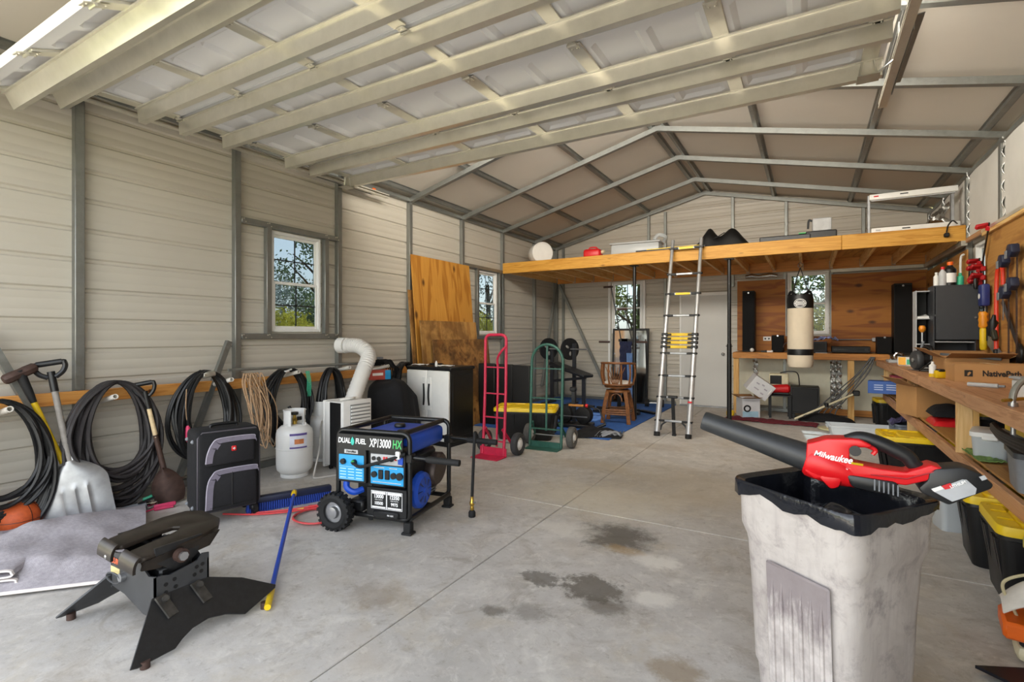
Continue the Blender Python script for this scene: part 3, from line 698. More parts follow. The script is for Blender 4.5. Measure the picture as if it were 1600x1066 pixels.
def dgrip(m, z, w, h, r, M=None):
    pts = [(-.02, 0, z), (-w*.38, 0, z+h*.3), (-w/2, 0, z+h*.65), (-w/2, 0, z+h*.9), (-w*.42, 0, z+h), (w*.42, 0, z+h), (w/2, 0, z+h*.9), (w/2, 0, z+h*.65), (w*.38, 0, z+h*.3), (.02, 0, z)]
    m.tube(bez(pts, 5), r, 8); m.cyl((-w*.42, 0, z+h), (w*.42, 0, z+h), r*1.25, n=10); m.cyl((0, 0, z-.10), (0, 0, z+.04), r*1.35, n=10)
sc = thing('scoop_shovel', 'wide aluminium scoop shovel with black D grip leaning on the black coil', 'shovel', M=frame((-4.34, 1.545, 0.005), (-.20, -.12, 1.14), (.45, .88, 0)))
m = MB(); dgrip(m, 1.05, .16, .10, .0165); m.out('grip', BLK, sc)
MB().tube([(0, 0.02, .36), (0, 0, .55), (0, 0, 1.02)], .019, 12).out('shaft', GREYW, sc)
def blade(u, v):
    z = v*.46; hw = .186*(1 if v < .62 else max(.12, math.cos((v-.62)/.38*PI/2*.95))**.7); hw *= (1+.04*(1-v)); x = (u-.5)*2*hw
    y = -.05*(1-(abs(u-.5)*2)**2)*(.35+.65*v)+.03*v
    for c in (-.35, 0, .35):
        q = abs((u-.5)*2-c)
        if q < .09 and .12 < v < .62: y -= .007*(1-q/.09)
    return (x, y, z)
MB().grid(blade, 34, 22, .004).out('blade', ALUM, sc)
MB().prism([(-.03, .34), (.03, .34), (.018, .52), (-.018, .52)], .02, Matrix.Translation((0, .016, 0)) @ Matrix.Rotation(PI/2, 4, 'X')).out('socket', ALUM, sc)
s2 = thing('round_shovel', 'brown round point shovel with pale wood handle behind the suitcase', 'shovel', M=frame((-4.355, 2.12, .0), (-.08, -.17, .98), (.5, .85, 0)))
m = MB(); dgrip(m, .87, .135, .10, .014); m.out('grip', BLK, s2)
MB().tube([(0, 0, .54), (0, 0, .78)], .016, 12).out('handle', WOODH, s2); MB().tube([(0, .01, .24), (0, .015, .36), (0, 0, .56)], [.022, .02, .017], 12).out('shaft', BRN, s2)
MB().grid(lambda u, v: ((u-.5)*.22*math.sin(PI*min(1, .12+v*.8+.1))**.6, -.05*(1-(abs(u-.5)*2)**2)+.01, .005+v*.29), 14, 12, .004).out('blade', BRN, s2)

bl = thing('basketball', 'orange basketball on the floor behind the hanging black cable', 'ball', (-4.50, 1.26, 0)); MB().sph((0, 0, .12), .12, 28, 18).out('ball', BALL, bl)
m = MB()
for rx, ry in ((0, 0), (PI/2, .3), (PI/2, .3+PI/2), (PI/2, .9)):
    R = Matrix.Translation((0, 0, .12)) @ Matrix.Rotation(ry, 4, 'Z') @ Matrix.Rotation(rx, 4, 'X')
    m.tube([R @ V((.1195*math.cos(a), .1195*math.sin(a), 0)) for a in [2*PI*i/40 for i in range(40)]], .0022, 5, True)
m.out('seams', BLK, bl)

# moving blanket, crumpled, with its folded end at the left
bk = thing('moving_blanket', 'crumpled grey moving blanket spread on the floor behind the black hitch', 'blanket', (-3.95, 1.25, 0))
A, B_, C_, E_ = V((-4.66, .62, 0)), V((-4.34, 1.93, 0)), V((-3.10, 1.38, 0)), V((-3.72, .70, 0))
def blank(u, v):
    p = (A*(1-u)+B_*u)*(1-v)+(E_*(1-u)+C_*u)*v - V((-3.95, 1.25, 0))
    e = 5*min(max(0, 1-v), 1)
    q = noise.noise(V((p.x*2.6, p.y*2.6, 3)))*.5+.5; w = noise.noise(V((p.x*7, p.y*7, 1)))
    r1 = math.exp(-((v-.34-.12*math.sin(5*u))/.15)**2)*(.13 if u > .12 else .05); r2 = math.exp(-((v-.66-.08*u)/.13)**2)*.06*max(0, math.sin(PI*u*1.2))
    z = .018+(q*.10+.022*w+.05*abs(noise.noise(V((p.x*3.4+p.y*2, p.y*1.2, 8))))+r1*.8+r2*.6)*min(1, e)*(.25+.75*math.sin(PI*min(1, max(0, .1+u*.85))))
    return (p.x, p.y, max(z, .012))
MB().grid(blank, 80, 60, .010).out('quilted_cloth', BLANK, bk)
m = MB(); pts = [V(blank(i/60, 1)) for i in range(61)]; m.tube([p+V((.004, -.004, .004)) for p in pts], .009, 6); m.out('binding', BLEDGE, bk)
def roll(m, c, d, n, r0, h):
    d = V(d).normalized(); sd = V((0, 0, 1)).cross(d)
    path = [(0, .0)]; P = []
    for i in range(n):
        z = .012+.024*i; s = 1 if i % 2 else -1
        P += [(-r0*s*(1-.08*i), z), (r0*s*(1-.08*i), z), (r0*s*(1-.08*i)+.012*s, z+.012)]
    Q = bez([(x, 0, z) for x, z in P], 4)
    m.grid(lambda u, v: V(c)+sd*Q[min(len(Q)-1, int(round(u*(len(Q)-1))))].x + V((0, 0, Q[min(len(Q)-1, int(round(u*(len(Q)-1))))].z)) - d*v*h, len(Q)-1, 3, .008)
m = MB(); roll(m, (.33, -.36, .0), (.75, -.62, 0), 5, .11, .7); m.out('folded_end', BLANK, bk)
m = MB(); roll(m, (.336, -.365, .0), (.75, -.62, 0), 5, .112, .018); m.out('folded_binding', BLEDGE, bk)

# small tools left on the floor between shovel and suitcase
t = thing('jumper_clamp', 'pink handled clamp with a pink cable on the floor left of the suitcase', 'clamp', (-4.26, 1.97, 0)); m = MB()
m.tube(bez([(.0, -.28, .012), (-.02, -.18, .014), (0, -.08, .014), (0, 0, .02)]), .006, 6).out('cable', PINK, t)
MB().bar((0, -.02, .03), (.03, .12, .03), .025, .03, bev=.006).bar((0, -.02, .012), (.04, .10, .014), .025, .02, bev=.006).out('grips', PINK, t)
t = thing('grease_gun', 'grey barrelled grease gun with a bright metal end beside the scoop shovel', 'tool', (-4.36, 1.86, 0)); MB().cyl((0, -.10, .032), (.02, .07, .036), .03, n=16).out('barrel', GREY, t)
MB().lathe([(.032, 0), (.032, .03), (.022, .05), (.022, .07)], 14, frame((.02, .07, .036), (.1, 1, 0))).out('cap', CHROME, t); MB().bar((.02, .02, .06), (.05, .12, .09), .02, .012).out('lever', BLK, t)
t = thing('pruner', 'green handled pruner lying on the floor behind the grease gun', 'pruner', (-4.46, 1.98, 0)); MB().tube(bez([(0, -.02, .05), (.02, .04, .07), (0, .1, .08)]), .011, 8).out('handle', TEAL, t); MB().bar((0, -.14, .045), (0, -.02, .055), .025, .01).out('blade', STEEL, t); MB().tube([(0, -.12, .0), (0, -.06, .05)], .012, 6).out('stand_loop', BLK, t)

# suitcase: local x across the front, y to the back
sx, sy = V((-3.64, 1.925, 0)), V((-3.53, 2.335, 0)); ang = math.atan2(.41, .11)
su = thing('suitcase', 'black upright suitcase with grey trimmed pockets and small red badge', 'suitcase', (-3.585, 2.13, 0), ang)
Wd = .425
MB().box((0, .14, .365), (Wd, .26, .58), .035, None, 3).out('shell', BLKF, su)
MB().box((0, .0, .365), (Wd-.03, .05, .55), .022, None, 2).out('front_panel', BLKF, su)
m = MB(); R2 = [(-Wd/2+.012, .09), (Wd/2-.012, .09), (Wd/2-.012, .645), (-Wd/2+.012, .645)]
for y in (.012, .265):
    m.tube([(x, y-.012, z) for x, z in [(-Wd/2+.012, .12), (-Wd/2+.04, .085), (Wd/2-.04, .085), (Wd/2-.012, .12), (Wd/2-.012, .61), (Wd/2-.04, .645), (-Wd/2+.04, .645), (-Wd/2+.012, .61)]], .006, 6, True)
m.out('piping', plain('grey piping', '4e4a50', .6), su)
def pocket(z0, z1, x0, x1, nm, cut):
    P = [(x0, z0), (x1, z0), (x1, z1-.02), (x1-.02, z1), (x0+.09, z1), (x0+.04, z1-.03), (x0+.01, z1-.1)]
    MX = Matrix.Translation((0, -.025, 0)) @ Matrix.Rotation(PI/2, 4, 'X')
    MB().prism(P, .035, MX, .012, 2).out(nm, plain('ballistic nylon '+nm, '161519', .75, 0, .2, 50), su)
    q = bez([(x, -.060, z) for x, z in [(x0, z0+.02), (x0+.01, z1-.1), (x0+.04, z1-.03), (x0+.09, z1), (x1-.02, z1), (x1, z1-.02)]], 4)
    m = MB(); m.tube(q, .005, 5); m.out('zip', plain('zip grey', 'a09aa8', .5), su)
    m = MB(); f = lambda u, v: V(q[int(round(u*(len(q)-1)))])+V((.004*v+ .035*v*(1 if u < .55 else .2), .0-.0015, -.032*v if u > .3 else -.0))
    m.grid(f, len(q)-1, 1, .003).out('grey_trim', plain('grey trim', '77717f', .8, 0, .1, 40), su)
pocket(.10, .385, -.165, .165, 'lower_pocket', 0); pocket(.42, .605, -.165, .150, 'upper_pocket', 0)
m = MB(); m.tube([(0, -.0625, z) for z in (.13, .36)], .004, 5); m.tube([(x, -.0615, .13) for x in (-.14, .14)], .004, 5); m.out('seams', BLK, su)
b = MB().box((.01, -.064, .525), (.032, .008, .036), .006).out('badge', RED, su, label='red badge with a white cross')
MB().box((.01, -.069, .525), (.016, .003, .006)).box((.01, -.069, .525), (.006, .003, .016)).out('cross', PAPER, b)
MB().tube(bez([(-.09, .14, .655), (-.07, .14, .675), (.07, .14, .675), (.09, .14, .655)]), .012, 8).out('top_handle', BLK, su)
for x in (-.17, .17): MB().cyl((x-.018, .01, .03), (x+.018, .01, .03), .03, n=16).box((x, .02, .055), (.05, .06, .05), .008).out('wheel', BLK, su)
for x in (-.17, .17): MB().box((x, .24, .04), (.04, .05, .08), .008).out('foot', BLK, su)
for z in (.12, .58):
    for y in (.07, .22): MB().sph((-Wd/2-.002, y, z), .014, 10, 6).out('stud', GREY, su)

# broom
br = thing('push_broom', 'push broom with dark blue head and blue pole lying on the floor', 'broom', (-3.50, 2.56, 0), math.atan2(.43, .20))
MB().box((0, 0, .085), (.62, .065, .05), .012, None, 2).out('block', plain('dark blue block', '1d2440', .5, 0, .15), br)
m = MB()
for i in range(38):
    for j in range(4):
        x = -.295+.0160*i; y = -.024+.016*j; m.tube([(x, y, .065), (x*1.02, y*1.5, .0)], [.006, .008], 4, cap=False)
m.out('bristles', plain('blue bristle', '1d3fa0', .7, 0, .25, 60), br)['kind'] = 'stuff'
M_ = Matrix.Translation((-3.50, 2.56, 0)) @ Matrix.Rotation(math.atan2(.43, .20), 4, 'Z')
Mi = M_.inverted(); p0 = V((-3.40, 2.52, .115)); p1 = V((-2.24, 1.515, .022)); pm = p0+(p1-p0)*.90
MB().tube([Mi @ p0, Mi @ (p1-(p1-p0)*.10)], .0125, 12).out('pole', plain('blue pole', '1a45b0', .35, 0, .05), br)
MB().tube([Mi @ (p1-(p1-p0)*.11), Mi @ (p1-(p1-p0)*.1), Mi @ p1], [.013, .0165, .0155], 12).out('hand_grip', YEL, br)
MB().lathe([(.016, -.05), (.02, -.03), (.02, .02), (.014, .03)], 12, frame(Mi @ p0, (Mi @ p1)-(Mi @ p0))).out('ferrule', YELD, br)

# red air hose
ah = thing('air_hose', 'red air hose looped on the floor between suitcase and generator', 'hose', (-3.1, 2.48, 0)); m = MB(); P = []
for i in range(3*28):
    a = 2*PI*i/28+2.3; r = .158+.006*(i/28)+.004*math.sin(i*.4); P.append((r*math.cos(a)+.010*(i/28), r*math.sin(a)*.95, .009+.006*(i/28)+.003*math.sin(i*.7)))
P += bez([P[-1], (-.22, -.05, .02), (-.40, -.20, .012), (-.62, -.32, .012)], 8)[1:]; m.tube(P, .0065, 7)
m.tube(bez([(-.10, .12, .04), (-.2, .0, .03), (-.3, -.08, .02), (-.45, -.2, .012)], 8), .0075, 7); m.out('hose', plain('red hose', 'd2484a', .4, 0, .06), ah)
MB().cyl((-.17, .03, .028), (-.21, -.005, .024), .011, n=10).out('fitting', BRASS, ah)
MB().cyl((-.12, .11, .03), (-.16, .06, .03), .014, n=10).out('tie', RED, ah)

# propane tanks
def propane(label, loc, rz):
    t = thing('propane_tank', label, 'propane tank', loc, rz)
    MB().lathe([(.118, .0), (.125, .004), (.125, .03), (.118, .035)], 32).out('foot_ring', WHTP, t)
    MB().lathe([(.06, .025), (.12, .035), (.155, .07), (.163, .11), (.163, .265), (.1655, .268), (.1655, .277), (.163, .28), (.163, .40), (.155, .44), (.12, .475), (.05, .487)], 40).out('body', WHTP, t)
    m = MB(); n = 40
    def col(u, v):
        a = 2*PI*u*.80+.63; z = .48+.14*v; 
        if v > .5 and 1.9 < (a % (2*PI)) < 2.5: pass
        return (.098*math.cos(a), .098*math.sin(a), z)
    m.grid(col, 28, 2, .004); m.tube([(.098*math.cos(a), .098*math.sin(a), .62) for a in [.63+5.03*i/28 for i in range(29)]], .006, 6)
    for a in (.9, 3.1, 5.2): m.box((.09*math.cos(a), .09*math.sin(a), .487), (.03, .03, .03))
    m.out('collar', WHTP, t)
    MB().lathe([(.02, .485), (.02, .545), (.014, .55), (.014, .575)], 14).cyl((0, 0, .53), (.055, 0, .53), .014, n=10).out('valve', BRASS, t)
    MB().lathe([(.032, .575), (.034, .58), (.034, .595), (.03, .6)], 18).out('valve_wheel', BLK, t)
    return t
pt = propane('white propane tank with a printed label standing behind the suitcase', (-4.20, 3.12, 0), -.35)
m = MB(); m.grid(lambda u, v: (.1645*math.cos(-.55+.95*u), .1645*math.sin(-.55+.95*u), .285+.14*v), 12, 1, .001); lb = m.out('label', plain('tank label', 'd9dbe6', .5), pt)
PURP = plain('purple print', '5a4a8c', .5)
for z, h_ in ((.402, .02), (.285, .014)): MB().grid(lambda u, v: (.1652*math.cos(-.55+.95*u), .1652*math.sin(-.55+.95*u), z+h_*v), 12, 1, .0008).out('label_bar', PURP, lb)
m = MB(); m.grid(lambda u, v: (.1652*math.cos(-.30+.5*u), .1652*math.sin(-.30+.5*u), .325+.045*v), 8, 1, .0008); m.out('label_picture', plain('orange print', 'c77a4a', .5, 0, .3, 20), lb)
for a in (.95, 1.9): MB().grid(lambda u, v: (.1035*math.cos(-1.05+a+.45*u), .1035*math.sin(-1.05+a+.45*u), .535+.035*v), 6, 1, .002).out('collar_opening', BLK, pt)
propane('second white propane tank half hidden behind the portable air conditioner', (-4.50, 3.68, 0), 1.2)
gc = MB().tube(bez([(-4.42, 3.62, .44), (-4.30, 3.50, .40), (-4.08, 3.30, .22), (-4.00, 3.18, .03), (-3.93, 3.14, .01), (-3.86, 3.26, .01), (-3.7, 3.5, .01)], 10), .008, 7).out('gas_hose', plain('white hose', 'c9c6c0', .5)); tag(gc, 'thin white hose curving down from the hidden tank to the floor', 'hose')

# portable air conditioner: local x across the grille face, y back
ac = thing('air_conditioner', 'white portable air conditioner with black side stripe and slatted front', 'air conditioner', (-3.83, 3.56, 0), math.atan2(.99, .06))
MB().box((0, .16, .365), (.34, .30, .63), .018, None, 2).out('body', WHT, ac); MB().box((-.172, .125, .36), (.006, .16, .62)).out('side_stripe', BLK, ac)
MB().box((0, .31, .355), (.345, .03, .655), .008).out('rear_panel', WHT, ac)
MB().box((0, .02, .37), (.345, .03, .64), .012, None, 2).out('front_panel', WHT, ac)
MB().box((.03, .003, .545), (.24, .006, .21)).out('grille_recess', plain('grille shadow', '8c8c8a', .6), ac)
for i in range(6): MB().box((.03, -.004, .455+.034*i), (.235, .014, .02), .003).out('slat', WHT, ac)
MB().box((.06, -.004, .425), (.17, .006, .018)).out('outlet_slot', BLK, ac)
m = MB(); m.tube(bez([(-.1, .15, .69), (0, .1, .70), (.07, .14, .695), (.12, .2, .69)]), .01, 6); m.box((.05, .16, .69), (.1, .06, .02), .006); m.out('cord_bundle', WHT, ac)
for x in (-.12, .12):
    for y in (.05, .26): MB().cyl((x-.012, y, .022), (x+.012, y, .022), .022, n=12).box((x, y, .045), (.02, .03, .02)).out('caster', BLK, ac)
eh = thing('exhaust_hose', 'white corrugated exhaust hose rising from the air conditioner to the wall', 'hose', (-4.05, 3.66, .5))
P = bez([(0, 0, -.05), (-.05, .08, .15), (-.10, .26, .42), (-.16, .40, .60), (-.30, .40, .70), (-.46, .36, .71)], 16); m = MB()
m.tube(P, [.078+.006*(i % 2) for i in range(len(P))], 20); m.out('corrugated_tube', plain('white vinyl duct', 'd9d7d3', .5, 0, .03), eh)
MB().cyl(P[-1], V(P[-1])+V((-.1, -.01, 0)), .09, n=20).out('collar', WHT, eh)

# covered machine and the box on top
cv = thing('covered_machine', 'machine under a black fabric cover behind the air conditioner', 'cover', (-4.18, 4.42, 0)); m = MB()
def cover(u, v):
    a = 2*PI*u; r = 1-.0*v; k = (1-v); 
    rx = .24+.10*k+.02*math.sin(5*a+6*v)+.018*math.sin(9*a)*k; ry = .30+.16*k+.025*math.sin(4*a+3*v)
    q = 1 if v < .72 else math.sqrt(max(0.0004, 1-((v-.72)/.28)**2))
    z = .80*(v/.72 if v < .72 else 1)*.90 + (.12*math.sin((v-.72)/.28*PI/2) if v >= .72 else 0)
    sl_ = 1-.28*max(0, math.sin(a))*v
    return (.92*rx*q*math.cos(a)+.014*math.sin(13*a)*k, .9*ry*q*math.sin(a), max(.004, (z*.97 - .02*math.sin(3*a)*v)*sl_))
m.grid(cover, 48, 22, 0, None, True); m.out('cover', BLKF, cv)
bx = thing('product_box', 'small red and blue cardboard box on top of the black cover', 'box', (-4.30, 4.30, .815), 1.25); MB().box((0, 0, .055), (.24, .14, .11), .003).out('carton', plain('red box print', 'b34a3f', .5, 0, .1, 20), bx)
MB().box((.085, -.0705, .055), (.07, .002, .105)).out('blue_panel', SKYB, bx); MB().box((-.04, -.0705, .065), (.13, .002, .03)).out('white_band', PAPER, bx)
st = thing('webbing_strap', 'bundle of black webbing straps on the ledger above the product box', 'strap', (-4.52, 4.55, .72)); m = MB()
for i in range(7): m.tube(bez([(.0, -.14+.03*i, .24), (.05, -.10+.035*i, .30), (.06, .0+.03*i, .29-.01*i), (.05, .06+.035*i, .16), (.04, .07+.04*i, -.05-.02*i)]), .015, 6, flat=.35)
m.out('webbing', BLKF, st); MB().box((.05, -.05, .33), (.05, .07, .03), .006).out('buckle', GREY, st)

# white door cabinet
cb = thing('storage_cabinet', 'plastic storage cabinet with two white doors and black body', 'cabinet', (-4.0, 4.83, 0), -.05)
MB().box((0, .235, .465), (.68, .45, .90), .01).out('body', BLK, cb); MB().box((0, .23, .925), (.72, .48, .04), .01).out('top', BLK, cb); MB().box((0, .22, .03), (.70, .46, .06), .006).out('plinth', BLK, cb)
for s in (-1, 1):
    d = MB().box((s*.17, -.005, .48), (.335, .035, .84), .012, None, 2).out('door', WHT, cb)
    MB().box((s*.045, -.026, .62), (.055, .012, .40), .008).out('handle_plate', WHT, d)
    MB().tube(bez([(s*.045, -.033, .48), (s*.037, -.037, .56), (s*.037, -.037, .66), (s*.045, -.033, .74)]), .012, 8).out('handle', BLK, d)
MB().box((.342, .23, .48), (.006, .36, .74), .002).out('side_inset', BLK, cb)
for i, (x, y, sz, mt, nm, lab, ct) in enumerate([(-.22, .1, (.18, .12, .02), PAPER, 'paper_sheet', 'crumpled white paper at the left end of the cabinet top', 'paper'), (.02, .12, (.16, .09, .035), BLKF, 'dark_rag', 'dark rag heaped in the middle of the cabinet top', 'rag'), (.2, .08, (.2, .1, .018), PAPER, 'paper_sheet', 'flat white paper at the right end of the cabinet top', 'paper')]):
    o = MB().grid(lambda u, v: ((u-.5)*sz[0]+.012*math.sin(9*v), (v-.5)*sz[1], sz[2]*(.4+.6*abs(math.sin(4*u+7*v+i)))), 10, 8, .003).out(nm, mt); o.location = (-4.0+x, 4.83+y, .946); tag(o, lab, ct)
o = MB().lathe([(.014, 0), (.016, .003), (.016, .05), (.008, .06), (.008, .07)], 14).out('small_bottle', WHT); o.location = (-3.90, 4.86, .945); tag(o, 'tiny white bottle standing on the cabinet top', 'bottle')

# plywood sheets leaning on the wall
def sheet(label, yb, w, h, xb, xt, z0, mat, th=.016, roll=0):
    t = thing('plywood_sheet', label, 'plywood', M=frame((xb, yb, z0), (xt-xb, 0, h), (0, 1, 0)), group='plywood sheets against the wall')
    MB().box((0, 0, h/2), (w, th, h), .0015, Matrix.Rotation(roll, 4, 'Y')).out('panel', mat, t); return t
L_ = math.hypot(2.42, .24)
sheet('tall golden plywood sheet leaning on the wall beside the rear window', 5.93, 1.36, 2.43, -4.44, -4.655, .0, PLYA)
sheet('tall plywood sheet with torn edge just behind the tall golden one', 5.87, 1.30, 1.95, -4.49, -4.68, .0, PLYB)
sheet('stained plywood panel of middle height in front of the tall golden sheet', 5.86, 1.30, 1.53, -4.31, -4.46, .0, PLYB)
sheet('short dark stained plywood panel in front of the other sheets', 6.04, 1.36, 1.27, -4.24, -4.37, .0, PLYC)
bp = thing('folding_mat', 'tall black folding mat standing behind the red hand truck', 'mat', (-3.83, 6.35, 0), .04)
for i in range(3): MB().box((-.30+.285*i, .02*(i % 2), .455), (.28, .05, .91-.015*i), .012).out('mat_panel', BLKDK, bp)
for i in range(2): MB().box((-.158+.285*i, .03, .455), (.012, .02, .88)).out('fold', BLKF, bp)
ws = MB().bar((-3.70, 5.05, .02), (-3.66, 5.12, .60), .03, .02).out('white_batten', WHT); tag(ws, 'thin white batten leaning on the right side of the cabinet', 'batten')

# hand trucks
def tyre(m, c, ax, r, w):
    m.lathe([(r*.56, -w*.30), (r*.58, -w*.42), (r*.8, -w/2), (r*.95, -w*.38), (r, -w*.12), (r, w*.12), (r*.95, w*.38), (r*.8, w/2), (r*.58, w*.42), (r*.56, w*.30), (r*.56, -w*.30)], 28, frame(c, ax), False)
def hub(m, c, ax, r, w):
    m.lathe([(.012, -w*.55), (r*.3, -w*.5), (r*.35, -w*.25), (r*.58, -w*.25), (r*.6, -w*.4), (r*.6, w*.4), (r*.58, w*.25), (r*.35, w*.25), (r*.3, w*.5), (.012, w*.55)], 20, frame(c, ax))
ht = thing('hand_truck', 'red two wheeled hand truck standing in front of the black mat', 'hand truck', (-3.0, 4.72, 0), .0)
m = MB(); w = .135
m.tube([(-w, 0, .02), (-w, .02, .2), (-w, .05, .7), (-w, .06, 1.27)] + [(-w+.06-.06*math.cos(a), .06, 1.27+.06*math.sin(a)) for a in (.4, .8, 1.2, PI/2)] + [(w-.06+.06*math.sin(a), .06, 1.27+.06*math.cos(a)) for a in (.0, .4, .8, 1.2)] + [(w, .06, 1.27), (w, .05, .7), (w, .02, .2), (w, 0, .02)], .0165, 10)
m.out('frame', REDT, ht)
MB().tube(bez([(.03, .05, .62), (.03, .055, .95), (.04, .03, 1.06), (.10, .0, 1.14), (w, .05, 1.2)], 8), .013, 8).out('curved_handle', REDT, ht)
for z in (.16, .42, .68, .97): MB().bar((-w, .02+.045*z, z), (w, .02+.045*z, z), .03, .012).out('crossbar', REDT, ht)
MB().bar((.03, .03, .1), (.03, .05, .7), .02, .01).out('centre_bar', REDT, ht)
MB().box((0, -.09, .006), (.34, .20, .008), .002).box((0, .005, .05), (.34, .006, .09)).out('toe_plate', REDT, ht)
for s in (-1, 1):
    MB().bar((s*.11, .02, .30), (s*.13, .17, .13), .014, .03).out('axle_brace', REDT, ht)
    m = MB(); tyre(m, (s*.22, .17, .125), (1, 0, 0), .125, .08); wo = m.out('wheel', plain('grey tyre', '3a3a3b', .8, 0, .15, 30), ht); m = MB(); hub(m, (s*.22, .17, .125), (1, 0, 0), .125, .08); m.out('rim', WHT, wo)
MB().cyl((-.25, .17, .125), (.25, .17, .125), .009, n=8).out('axle', GALV, ht)
h2 = thing('hand_truck', 'green two wheeled hand truck with an arched top beside the yellow lidded tote', 'hand truck', (-2.68, 5.36, 0), .05); m = MB(); w = .20
m.tube([(-w, 0, .02), (-w, .02, .3), (-w, .05, .9)] + [(-w*math.cos(a), .06, 1.01+w*1.03*math.sin(a)) for a in [PI*i/14 for i in range(15)]] + [(w, .05, .9), (w, .02, .3), (w, 0, .02)], .017, 10); m.out('frame', GRNT, h2)
for z in (.22, .58, .93): MB().bar((-w, .02+.04*z, z), (w, .02+.04*z, z), .035, .012).out('crossbar', GRNT, h2)
MB().bar((.0, .03, .2), (.0, .06, 1.22), .022, .012).out('centre_bar', GRNT, h2); MB().box((0, -.07, .006), (.42, .16, .008), .002).box((0, .005, .04), (.42, .006, .07)).out('toe_plate', GRNT, h2)
for s in (-1, 1):
    MB().bar((s*.17, .02, .30), (s*.2, .15, .13), .014, .03).out('axle_brace', GRNT, h2)
    m = MB(); tyre(m, (s*.275, .15, .125), (1, .05, 0), .125, .085); wo = m.out('wheel', plain('worn tyre', '55534f', .85, 0, .15, 30), h2); m = MB(); hub(m, (s*.275, .15, .125), (1, .05, 0), .125, .085); m.out('rim', WHT, wo)
MB().cyl((-.3, .15, .125), (.3, .15, .125), .009, n=8).out('axle', GALV, h2)

# lidded totes, used here and on the right
def tote(label, loc, rz, L=.76, Wt=.50, H=.36, body=BLK, lid=YEL, group=None, name='storage_tote', tape=None):
    t = thing(name, label, 'tote', loc, rz, group)
    def ring(k, z, r=.05):
        a, b = L/2*k, Wt/2*k; P = []
        for cx, cy, s in ((a-r, b-r, 0), (-a+r, b-r, 1), (-a+r, -b+r, 2), (a-r, -b+r, 3)):
            for q in range(4): an = s*PI/2+q*PI/6; P.append((cx+r*math.cos(an), cy+r*math.sin(an), z))
        return P
    m = MB(); R_ = [ring(.82, .0), ring(.84, .012), ring(.945, H-.07), ring(.985, H-.065), ring(.985, H-.03), ring(.95, H-.02)]; n = 16
    m.add([p for r in R_ for p in r], [(i*n+j, i*n+(j+1) % n, (i+1)*n+(j+1) % n, (i+1)*n+j) for i in range(len(R_)-1) for j in range(n)] + [tuple(range(n))[::-1]])
    for s in (-1, 1):
        for q in (-.30, -.18, .18, .30): m.add([(q*L-.018, s*Wt/2*.83-s*.004, .03), (q*L+.018, s*Wt/2*.83-s*.004, .03), (q*L+.018, s*(Wt/2*.945+.012), H-.08), (q*L-.018, s*(Wt/2*.945+.012), H-.08), (q*L-.018, s*Wt/2*.80, .03), (q*L+.018, s*Wt/2*.80, .03), (q*L+.018, s*Wt/2*.90, H-.08), (q*L-.018, s*Wt/2*.90, H-.08)], [(0, 1, 2, 3), (0, 4, 5, 1), (3, 2, 6, 7), (0, 3, 7, 4), (1, 5, 6, 2)])
        for q in (-.25, .25): m.bar((s*(L/2*.86), q*Wt, .05), (s*(L/2*.95), q*Wt, H-.09), .05, .03)
    m.out('bin', body, t)
    m = MB(); Q = [ring(1.0, H-.045), ring(1.0, H-.012), ring(.985, H), ring(.90, H), ring(.885, H-.018), ring(.62, H-.018), ring(.60, H-.002), ring(.3, H-.002)]
    m.add([p for r in Q for p in r], [(i*n+j, i*n+(j+1) % n, (i+1)*n+(j+1) % n, (i+1)*n+j) for i in range(len(Q)-1) for j in range(n)] + [tuple((len(Q)-1)*n+j for j in range(n))])
    for s in (-1, 1):
        for q in (-.3, 0, .3): m.box((q*L, s*Wt*.385, H-.010), (.11, .07, .016), .004)
        m.box((s*L*.40, 0, H-.010), (.06, .16, .016), .004)
    m.out('lid', lid, t)
    for s in (-1, 1): MB().box((s*L*.495, 0, H-.07), (.03, .15, .05), .008).out('latch', body, t)
    return t
tote('black tote with yellow lid behind the red and green hand trucks', (-3.18, 5.83, 0), .35, .80, .52, .405)
# foam exercise mat
fm = MB().box((-3.42, 8.02, .008), (2.48, 3.74, .014), .004).out('exercise_mat', MATB); tag(fm, 'large blue foam mat covering the floor of the rear corner', 'mat')
# ------------------------------------------------------------------ fifth wheel hitch
hi = thing('trailer_hitch', 'black fifth wheel trailer hitch with spread legs standing on the floor', 'hitch', (-2.63, 1.23, 0))
HBLK = plain('hitch black', '1b1b1c', .42, .0, .35, 40, .1); HGR = plain('hitch grey', '3d3e40', .45, .2, .12, 12); HRUST = plain('worn hitch plate', '2a231d', .36, .3, .5, 14)
X0, X1, Y0_, Y1_ = -.20, .20, -.115, .115
m = MB()
RX90 = Matrix.Rotation(PI/2, 4, 'X')
prof = [(X0, .155), (X0+.06, .15), (X0+.13, .145), (X1-.10, .10), (X1, .10), (X1, .285), (X1-.05, .275), (X1-.09, .295), (X1-.14, .33), (X0+.10, .325), (X0+.05, .315), (X0, .315)]
for y in (Y0_+.008, Y1_): m.prism(prof, .008, Matrix.Translation((0, y, 0)) @ RX90)
pr2 = [(Y0_, .145), (Y1_, .155), (Y1_, .31), (Y1_-.03, .315), (Y1_-.05, .29), (Y0_+.06, .27), (Y0_+.03, .28), (Y0_, .28)]
MYZ = Matrix(((0, 0, 1, 0), (1, 0, 0, 0), (0, 1, 0, 0), (0, 0, 0, 1)))
for x in (X0, X1-.008): m.prism(pr2, .008, Matrix.Translation((x, 0, 0)) @ MYZ)
m.box((0, 0, .15), (.38, .2, .012)); m.out('base_box', HGR, hi)
m = MB()
